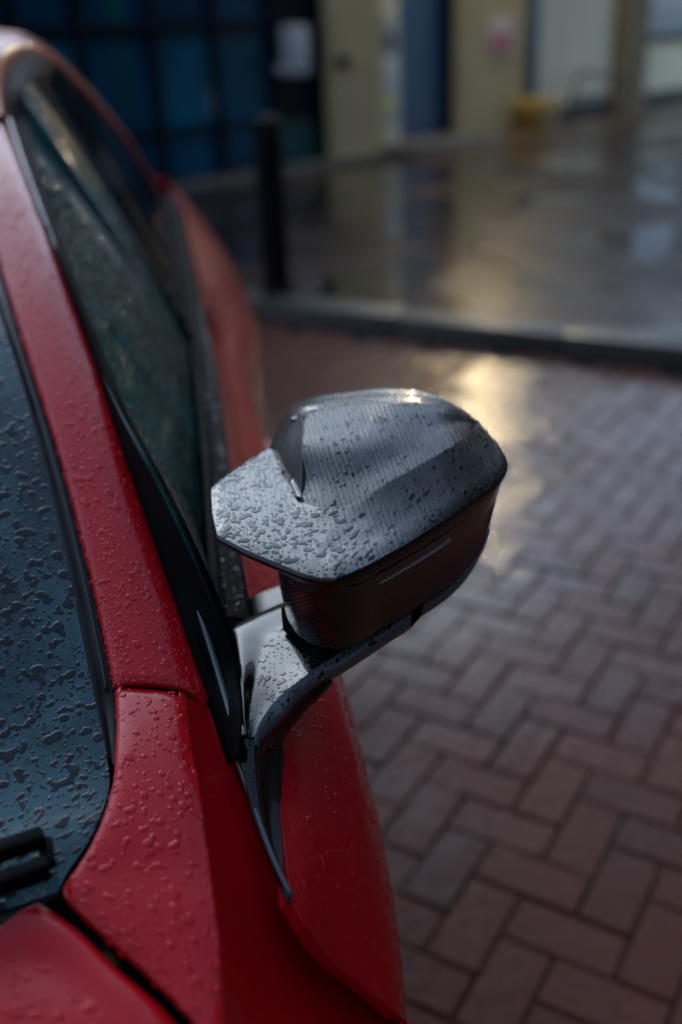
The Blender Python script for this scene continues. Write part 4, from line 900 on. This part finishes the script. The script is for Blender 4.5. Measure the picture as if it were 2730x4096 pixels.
def paver_mesh(name, lu, lv, jit):
    a, b = lu * UN / 2 - .0022, lv * UN / 2 - .0022; ch = .0035; z = .0
    top = [(-a + ch, -b + ch, z), (a - ch, -b + ch, z), (a - ch, b - ch, z), (-a + ch, b - ch, z)]
    rimv = [(-a, -b, z - .0035), (a, -b, z - .0035), (a, b, z - .0035), (-a, b, z - .0035)]; bot = [(x, y, -.05) for x, y, _ in rimv]
    v = [tuple(np.array(q) + [jit.normal(0, .0007), jit.normal(0, .0007), jit.normal(0, .0006)]) for q in top] + rimv + bot
    f = [(0, 1, 2, 3)] + [(i, 4 + i, 4 + (i + 1) % 4, (i + 1) % 4) for i in range(4)] + [(4 + i, 8 + i, 8 + (i + 1) % 4, 4 + (i + 1) % 4) for i in range(4)]
    f = [tuple(q[::-1]) if k else q for k, q in enumerate(f)]
    return v, f
jit = np.random.default_rng(3)
pos = []
for i in range(-140, 160):
    for j in range(-60, 60):
        bu, bv = i + 2 * j, -i + 2 * j
        for kind, (uu, vv, lu, lv) in enumerate(((bu, bv, 2, 1), (bu + 2, bv, 1, 2))):
            cu, cv = (uu + lu / 2) * UN, (vv + lv / 2) * UN
            if cv + lv * UN / 2 > KOFF - .005 or cv < -4.6 or cu < -5 or cu > 6.2: continue
            pos.append((kind, O0 + KD * cu + KV * cv))
def screen_area(p):
    r = M.T @ (p - np.array([0, 0, CAM_H]))
    if r[2] < .2: return 0
    x, y = FPX * r[0] / r[2] + 1365, FPX * r[1] / r[2] + 2048
    if not (-60 < x < 2790 and -60 < y < 4156): return 0
    t = p @ OX; s = p @ AX
    if -1.0 < s < 3.9 and t < .10: return 0          # under the car
    if x < 1000 or (x < 1560 and 1500 < y < 2900 and x < 1990): return 0
    return 1 / r[2] ** 2
order = sorted(range(len(pos)), key=lambda k: -screen_area(pos[k][1]))
single = set(k for k in order[:300] if screen_area(pos[k][1]) > 0)
var = [[], []]
for kind, (lu, lv) in enumerate(((2, 1), (1, 2))):
    for q in range(6):
        v, f = paver_mesh('paver', lu, lv, jit); me = pymesh('paver', v, f, False); me.materials.append(MT['paver']); var[kind].append(me)
RZ = Matrix.Rotation(math.atan2(KD[1], KD[0]), 4, 'Z')
bv_, bf_ = [], []
for k, (kind, p) in enumerate(pos):
    dz = float(jit.normal(0, .0011)); tx, ty = jit.normal(0, .010, 2)
    if k in single:
        o = bpy.data.objects.new('paver', var[kind][int(jit.integers(6))]); col.objects.link(o); o.parent = bed
        o.matrix_local = Matrix.Translation((p[0], p[1], dz)) @ RZ @ Matrix.Rotation(tx, 4, 'X') @ Matrix.Rotation(ty, 4, 'Y')
    else:
        v, f = paver_mesh('x', *((2, 1), (1, 2))[kind], jit); off = len(bv_)
        for q in v: w_ = p + KD * q[0] + KV * q[1]; bv_.append((w_[0], w_[1], q[2] + dz + tx * q[1]))
        bf_ += [tuple(off + x for x in q) for q in f]
rest = link('paver_field', pymesh('paver_field', bv_, bf_, False), MT['paver'], bed); tag(rest, kind='stuff')
# kerb stones and the raised forecourt
kb = empty('kerb', tuple(O0 + KV * KOFF)); tag(kb, 'low wet concrete kerb at the edge of the brick paving', 'kerb')
bpy.context.view_layer.update()
ang = math.atan2(KD[1], KD[0])
for i in range(-9, 12):
    T = Matrix.Translation(Vector(O0 + KV * KOFF)) @ Matrix.Rotation(ang, 4, 'Z')
    box('kerb_stone', (i * .915 + .004, 0, -.1), (i * .915 + .911, .20, .10 + float(jit.normal(0, .002))), MT['kerb'], kb, T, .006)
fc = sheet('forecourt', -40, 40, KOFF + .18, 60, .094, MT['forecourt'], along=1); tag(fc, kind='structure')

# ------------------------------------------------------------------ building across the forecourt
W0 = np.array([-1.56, 10.87]); WA = math.radians(48); WD = np.array([math.cos(WA), math.sin(WA)]); WN = np.array([math.sin(WA), -math.cos(WA)])
WT = Matrix(((WD[0], WN[0], 0, W0[0]), (WD[1], WN[1], 0, W0[1]), (0, 0, 1, .094), (0, 0, 0, 1)))   # x along the wall, y towards the yard
def on_wall(px, py, depth=0.0):
    r = M @ np.array([(px * SC - 1365) / FPX, (py * SC - 2048) / FPX, 1]); b = W0 + WN * depth
    k = (WN @ b) / (WN @ r[:2]); p = r * k + [0, 0, CAM_H]
    return float((p[:2] - b) @ WD), float(p[2] - .094)
MT['beige'] = simple('beige_render', (.52, .42, .22), .8, 0, 0, .3, .10, 1.5, .15)
MT['beige_dark'] = simple('brown_render', (.22, .165, .095), .8, 0, 0, .3, .12, 1.5, .15)
MT['cream'] = simple('cream_panel', (.76, .70, .49), .7, 0, 0, .3, .06, 1.2)
MT['white'] = simple('white_plastic', (.45, .46, .47), .45, 0, 0, .5, .05)
MT['plinth'] = simple('dark_plinth', (.05, .05, .045), .7, 0, 0, .4, .2, 3)
MT['frame'] = simple('dark_door_frame', (.003, .008, .013), .6, 0, 0, .1, .2)
def blue_pane(name, c):
    a = N(name); pos = a.coords(kind='World')
    a.l(a.ramp(a.noise(1.1, 3, .5, pos), [(.3, tuple(x * .55 for x in c)), (.7, tuple(x * 1.35 for x in c))]), a.b.inputs['Base Color'])
    a.set(Roughness=.3); a.b.inputs['Specular IOR Level'].default_value = .15; return a.m
MT['pane'] = blue_pane('blue_pane', (.001, .066, .125)); MT['pane_pale'] = blue_pane('pale_blue_pane', (.004, .115, .185)); MT['pane_dark'] = blue_pane('dark_blue_pane', (.001, .045, .095))
MT['teal'] = blue_pane('teal_strip', (.002, .085, .08))
MT['door_blue'] = simple('blue_door_paint', (.025, .085, .175), .5, 0, 0, .4, .1, 3)
MT['pipe'] = simple('blue_grey_pipe', (.05, .09, .13), .45, 0, 0, .5, .08)
MT['yellow'] = simple('yellow_plastic', (.42, .27, .05), .5, 0, 0, .5, .08)
MT['orange'] = simple('orange_plastic', (.25, .13, .02), .55, 0, 0, .5, .08)
MT['red_print'] = simple('red_print', (.50, .06, .06), .5); MT['lime_print'] = simple('lime_print', (.55, .62, .16), .5); MT['pale_print'] = simple('pale_pink_print', (.55, .42, .38), .5)
MT['window'] = simple('sky_window', (.12, .20, .27), .08, 0, 1.0, .6, .05)
MT['steel'] = simple('dull_steel', (.10, .10, .085), .5, .3, 0, .4, .1)
MT['bollard'] = simple('bollard_paint', (.004, .004, .0045), .6, 0, 0, .15)
B = empty('building', (W0[0], W0[1], .094), WA); tag(B, 'beige rendered building with blue glazed doors across the wet forecourt', 'building')
bpy.context.view_layer.update()
def wb(name, x0, x1, y0, y1, z0, z1, mat, parent=None, bev=0.0): return box(name, (x0, y0, z0), (x1, y1, z1), mat, parent if parent is not None else B, WT, bev)
TOPZ = 4.3
Lx = lambda px, d=0.0: on_wall(px, 150, d)[0]
a_ = dict(door_r=Lx(742), pil_r=Lx(858), ret_r=Lx(915), blue_r=Lx(1042), pil2_r=Lx(1190), pipe_r=Lx(1214), cream_r=Lx(1412), br_r=Lx(1468))
wb('wall', -9, a_['door_r'], -.6, -.25, 0, TOPZ, MT['frame'])
wb('upper_wall', -9, a_['door_r'], -.25, .12, 2.75, TOPZ, MT['beige'])
# glazed doors: frame members and panes one by one
gd = empty('glazed_doors', (0, 0, 0), 0, B); bpy.context.view_layer.update(); gd.matrix_parent_inverse = B.matrix_world.inverted()
posts = [-5.2, -4.3, -3.5, -2.62, Lx(40), Lx(190), Lx(358), Lx(497), Lx(625), a_['door_r'] - .06]
zr = [.02, on_wall(400, 300)[1], on_wall(400, 62)[1], 2.7]
for i, x in enumerate(posts): wb('post', x - .04, x + .04, -.12, .03, .0, 2.75, MT['frame'], gd)
for i in range(len(posts) - 1):
    for k, z in enumerate(zr): wb('rail', posts[i] + .04, posts[i + 1] - .04, -.11, .022, z - (.02 if k == 1 else .05), z + (.02 if k == 1 else .05), MT['frame'], gd)
    for k in range(3):
        mt = MT['pane_dark'] if k == 2 else [MT['pane'], MT['pane_pale'], MT['pane'], MT['pane']][(i * 2 + k) % 4]
        if i == len(posts) - 2: mt = MT['teal'] if k == 0 else MT['frame']
        wb('pane', posts[i] + .04, posts[i + 1] - .04, -.06, -.045, zr[k] + (.02 if k == 1 else .05), zr[k + 1] - (.02 if k == 0 else .05), mt, gd)
x0 = Lx(268); wb('film_strip', x0, x0 + .17, -.043, -.04, on_wall(290, 245)[1], 2.6, MT['teal'], gd)
x0, z1 = on_wall(395, 200); x1, z0 = on_wall(520, 275); wb('notice', x0, x1 - .05, -.043, -.039, z0, z1, MT['pane_pale'], gd)
x0, z1 = on_wall(478, 205); x1, z0 = on_wall(500, 262); wb('notice', x0, x1, -.038, -.035, z0, z1, simple('grey_paper', (.16, .2, .24), .6), gd)
wb('handle', Lx(752), Lx(772), .16, .22, on_wall(760, 158)[1], on_wall(760, 128)[1], MT['frame'], gd, .01)
wb('threshold', -6, a_['pil_r'], -.1, .30, 0, .05, MT['stone'])
wb('pilaster', a_['door_r'], a_['pil_r'], -.6, .14, 0, TOPZ, MT['beige'])
wb('pilaster_return', a_['pil_r'], a_['ret_r'], -.6, .02, 0, TOPZ, MT['cream'])
wb('door_surround', a_['ret_r'], a_['blue_r'], -.6, -.10, 2.2, TOPZ, MT['beige'])
bd = wb('blue_door', a_['ret_r'] + .02, a_['blue_r'] - .03, -.20, -.14, .10, 2.2, MT['door_blue'])
wb('door_jamb', a_['blue_r'] - .03, a_['blue_r'] + .02, -.3, -.02, .0, 2.2, MT['frame'], bd)
for k in range(14): wb('slat', a_['ret_r'] + .03, a_['blue_r'] - .04, -.139, -.128, .14 + k * .146, .14 + k * .146 + .128, MT['door_blue'], bd)
wb('step', a_['pil_r'], a_['blue_r'] + .3, -.14, .55, 0, .10, MT['stone'], None, .01)
wb('pilaster', a_['blue_r'] + .02, a_['pil2_r'], -.6, .10, 0, TOPZ, MT['beige'])
pp = [WT @ Vector((.5 * (a_['pil2_r'] + a_['pipe_r']), .12, z)) for z in (.02, 1.5, 3.0, TOPZ)]
tube('downpipe', [tuple(q) for q in pp], .5 * (a_['pipe_r'] - a_['pil2_r']) * .8, MT['pipe'], B, car=False, n=10, seg=14)
wb('cream_wall', a_['pil2_r'], a_['cream_r'], -.6, -.05, .25, TOPZ, MT['cream'])
wb('plinth', a_['pil2_r'], a_['cream_r'], -.6, -.02, 0, .25, MT['plinth'])
wb('pilaster', a_['cream_r'], a_['br_r'], -.6, .15, .0, TOPZ, MT['beige_dark'])
wz_ = on_wall(1500, 88)[1]
wb('cream_wall', a_['br_r'], 26, -.6, -.05, .25, wz_ - .06, MT['cream']); wb('plinth', a_['br_r'], 26, -.6, -.02, 0, .25, MT['plinth'])
wi = wb('window', a_['br_r'] + .06, a_['br_r'] + 4.2, -.3, -.22, wz_ + .05, 2.9, MT['window'])
wb('window_sill', a_['br_r'] + .02, a_['br_r'] + 4.25, -.25, .04, wz_ - .05, wz_ + .045, MT['frame'], wi)
for x in (0.03, 2.8, 4.2): wb('window_bar', a_['br_r'] + x, a_['br_r'] + x + .06, -.29, -.1, wz_ + .05, 2.9, MT['frame'], wi)
wb('upper_wall', a_['br_r'], 26, -.6, -.05, 2.9, TOPZ, MT['beige']); wb('side_wall', a_['br_r'] + 4.25, 26, -.62, -.1, wz_ - .06, 2.9, MT['beige'])
wb('building_body', -9, 26, -8, -.62, 0, TOPZ - .2, MT['beige_dark']); wb('parapet', -9.1, 26.1, -8.1, .2, TOPZ, TOPZ + .12, MT['plinth'])
pv = sheet('pavement', 0, 1, 0, 1, 0, MT['stone']); pv.data.clear_geometry()
pv.data.from_pydata([tuple(WT @ Vector(q)) for q in ((a_['pil_r'], .02, .006), (22, .02, .006), (22, 1.3, .006), (a_['blue_r'], 1.15, .006), (a_['pil_r'], .9, .006))], [], [(0, 1, 2, 3, 4)]); tag(pv, kind='structure')
MT['pavement'] = concrete('brown_wet_paving', (.10, .068, .036), .45, .6); pv.data.materials.clear(); pv.data.materials.append(MT['pavement'])

# things on and by the wall
def wthing(name, label, cat, x, y, z):
    e = empty(name, tuple(WT @ Vector((x, y, z))), WA); tag(e, label, cat); bpy.context.view_layer.update(); return e
x0, z1 = on_wall(645, 58, .1); x1, z0 = on_wall(712, 172, .1)
e = wthing('wall_box', 'white rounded box on the dark post beside the blue doors', 'wall box', x0, .03, z0)
wb('case', x0 + .03, x1 - .03, .031, .15, z0, z1, MT['white'], e, .05); wb('side_knob', x0 - .07, x0 + .03, .05, .12, z0 + .03, z0 + .13, MT['white'], e, .02)
wb('back_plate', x0 + .05, x1 - .05, .005, .031, z0 + .04, z1 - .04, MT['frame'], e)
x0, z1 = on_wall(858, 128, .03); x1, z0 = on_wall(918, 275, .03)
e = wthing('notice_board', 'tall white notice with a lime panel on the pale door reveal', 'sign', x0, .02, z0)
wb('plate', x0 + .02, x1 - .02, .021, .045, z0, z1, MT['white'], e, .006); wb('lime_panel', x0 + .08, x1 - .08, .0455, .048, z0 + .10, z0 + .27, MT['lime_print'], e)
x0, z1 = on_wall(864, 28, .03); x1, z0 = on_wall(912, 75, .03)
e = wthing('small_notice', 'small square white notice above the tall white notice', 'sign', x0, .02, z0)
wb('plate', x0, x1, .021, .04, z0, z1, simple('off_white', (.5, .48, .42), .6), e, .004); wb('dark_strip', x0 + .16, x1 - .02, .0405, .043, z0 - .28, z0 + .002, MT['pipe'], e)
x0, z1 = on_wall(1122, 40, .1); x1, z0 = on_wall(1176, 122, .1)
e = wthing('warning_sign', 'pale pink sign with a red patch on the beige pilaster', 'sign', x0, .1, z0)
wb('plate', x0, x1, .102, .115, z0, z1, MT['pale_print'], e, .003); wb('red_patch', x0 + .10, x1 - .10, .1155, .118, z0 + .03, z0 + .24, MT['red_print'], e)
x0, _ = on_wall(1212, 300, .35); x1, zt = on_wall(1268, 222, .35)
e = wthing('yellow_bin', 'small yellow bin with an orange base by the downpipe', 'bin', .5 * (x0 + x1), .35, 0)
wb('bin_body', x0 + .04, x1 - .04, .14, .52, .0, zt * .55, MT['orange'], e, .03); wb('lid', x0, x1, .10, .56, zt * .55, zt, MT['yellow'], e, .06)
x0, zt = on_wall(1318, 182, .5); x1, zb = on_wall(1440, 205, .5)
e = wthing('handrail', 'grey tubular hoop handrail in front of the cream wall', 'handrail', x0, .5, 0)
hp = [WT @ Vector(q) for q in ((x0, .5, 0), (x0, .5, zt * .75), (x0 + .12, .5, zt), (x0 + .9, .5, zt), (x1 - .1, .5, zt), (x1, .5, zt * .8), (x1, .5, 0))]
tube('hoop', [tuple(q) for q in hp], .03, MT['steel'], e, car=False, n=60, seg=10)
tube('mid_bar', [tuple(WT @ Vector((x, .5, zt * .6))) for x in (x0, (x0 + x1) / 2, x1)], .024, MT['steel'], e, car=False, n=10, seg=10)
# bollard by the kerb
bp_ = M @ np.array([(638 * SC - 1365) / FPX, (668 * SC - 2048) / FPX, 1]); bp_ = bp_ * (.094 - CAM_H) / bp_[2] + [0, 0, CAM_H]
bo = empty('bollard', tuple(bp_)); tag(bo, 'black round bollard standing behind the kerb', 'bollard'); bpy.context.view_layer.update()
Tb = Matrix.Translation(Vector(bp_))
for nm, prof_ in (('post', [(.08, 0), (.08, .82)]), ('collar', [(.08, .82), (.085, .825), (.085, .86), (.078, .865)]), ('cap', [(.078, .865), (.08, .90), (.074, .945), (.045, .962), (.01, .966)]), ('foot_ring', [(.1, 0), (.1, .012), (.084, .018)])):
    bm = lathe(prof_, 32); bmesh.ops.transform(bm, matrix=Tb, verts=bm.verts); bm_obj(nm, bm, MT['bollard'], bo, True)
# lit lamp high on the wall: its glints run over the wet paving, the car and the mirror
lx = Lx(1085); lz = 3.9
e = wthing('wall_lamp', 'lit warm bulkhead lamp high on the beige pilaster', 'lamp', lx, .10, lz)
wb('bracket', lx - .05, lx + .05, .10, .26, lz - .45, lz + .05, MT['frame'], e); wb('hood', lx - .20, lx + .20, .20, .50, lz + .10, lz + .14, MT['frame'], e)
em = N('lamp_lens'); em.set(Base_Color=(.9, .8, .6, 1)); em.b.inputs['Emission Color'].default_value = (1, .78, .45, 1); em.b.inputs['Emission Strength'].default_value = 420.0
wb('lens', lx - .07, lx + .07, .262, .40, lz - .03, lz + .085, em.m, e, .02)

# ------------------------------------------------------------------ unseen brick buildings added to block sky from the car's flank and reflections
MT['brick_wall'] = concrete('dark_wet_brick', (.055, .036, .030), .7, .1, .35, 3.0)
MT['dull_window'] = simple('dull_window', (.02, .024, .028), .15, 0, 0, .4, .1)
def shading_building(label, origin, ang_, length, height, depth):
    T = Matrix.Translation(Vector(origin)) @ Matrix.Rotation(ang_, 4, 'Z')
    e = empty('added_brick_building', origin, ang_); tag(e, label, 'building'); bpy.context.view_layer.update()
    box('wall', (0, -depth, 0), (length, 0, height), MT['brick_wall'], e, T); box('parapet', (-.1, -depth - .1, height), (length + .1, .12, height + .2), MT['plinth'], e, T)
    for i in range(int(length / 2.6)):
        for k in range(int(height / 2.9)):
            x, z = .9 + i * 2.6, .95 + k * 2.9
            wn = box('window', (x, -.02, z), (x + 1.2, .03, z + 1.4), MT['dull_window'], e, T); box('sill', (x - .08, .0, z - .1), (x + 1.28, .12, z - .005), MT['stone'], wn, T)
            box('glazing_bar', (x + .57, .031, z), (x + .63, .05, z + 1.4), MT['white'], wn, T)
org = toW(np.array([-13.5, 6.2, -.1])); shading_building('long dark brick building added out of view to shade the flank of the red car', tuple(org), TH + math.pi / 2, 24.8, 7.4, 6.0)
org = toW(np.array([-7.5, -14.0, -.1])); shading_building('dark brick building added out of view to block sky before the nose of the red car', tuple(org), TH, 20.0, 8.6, 6.0)
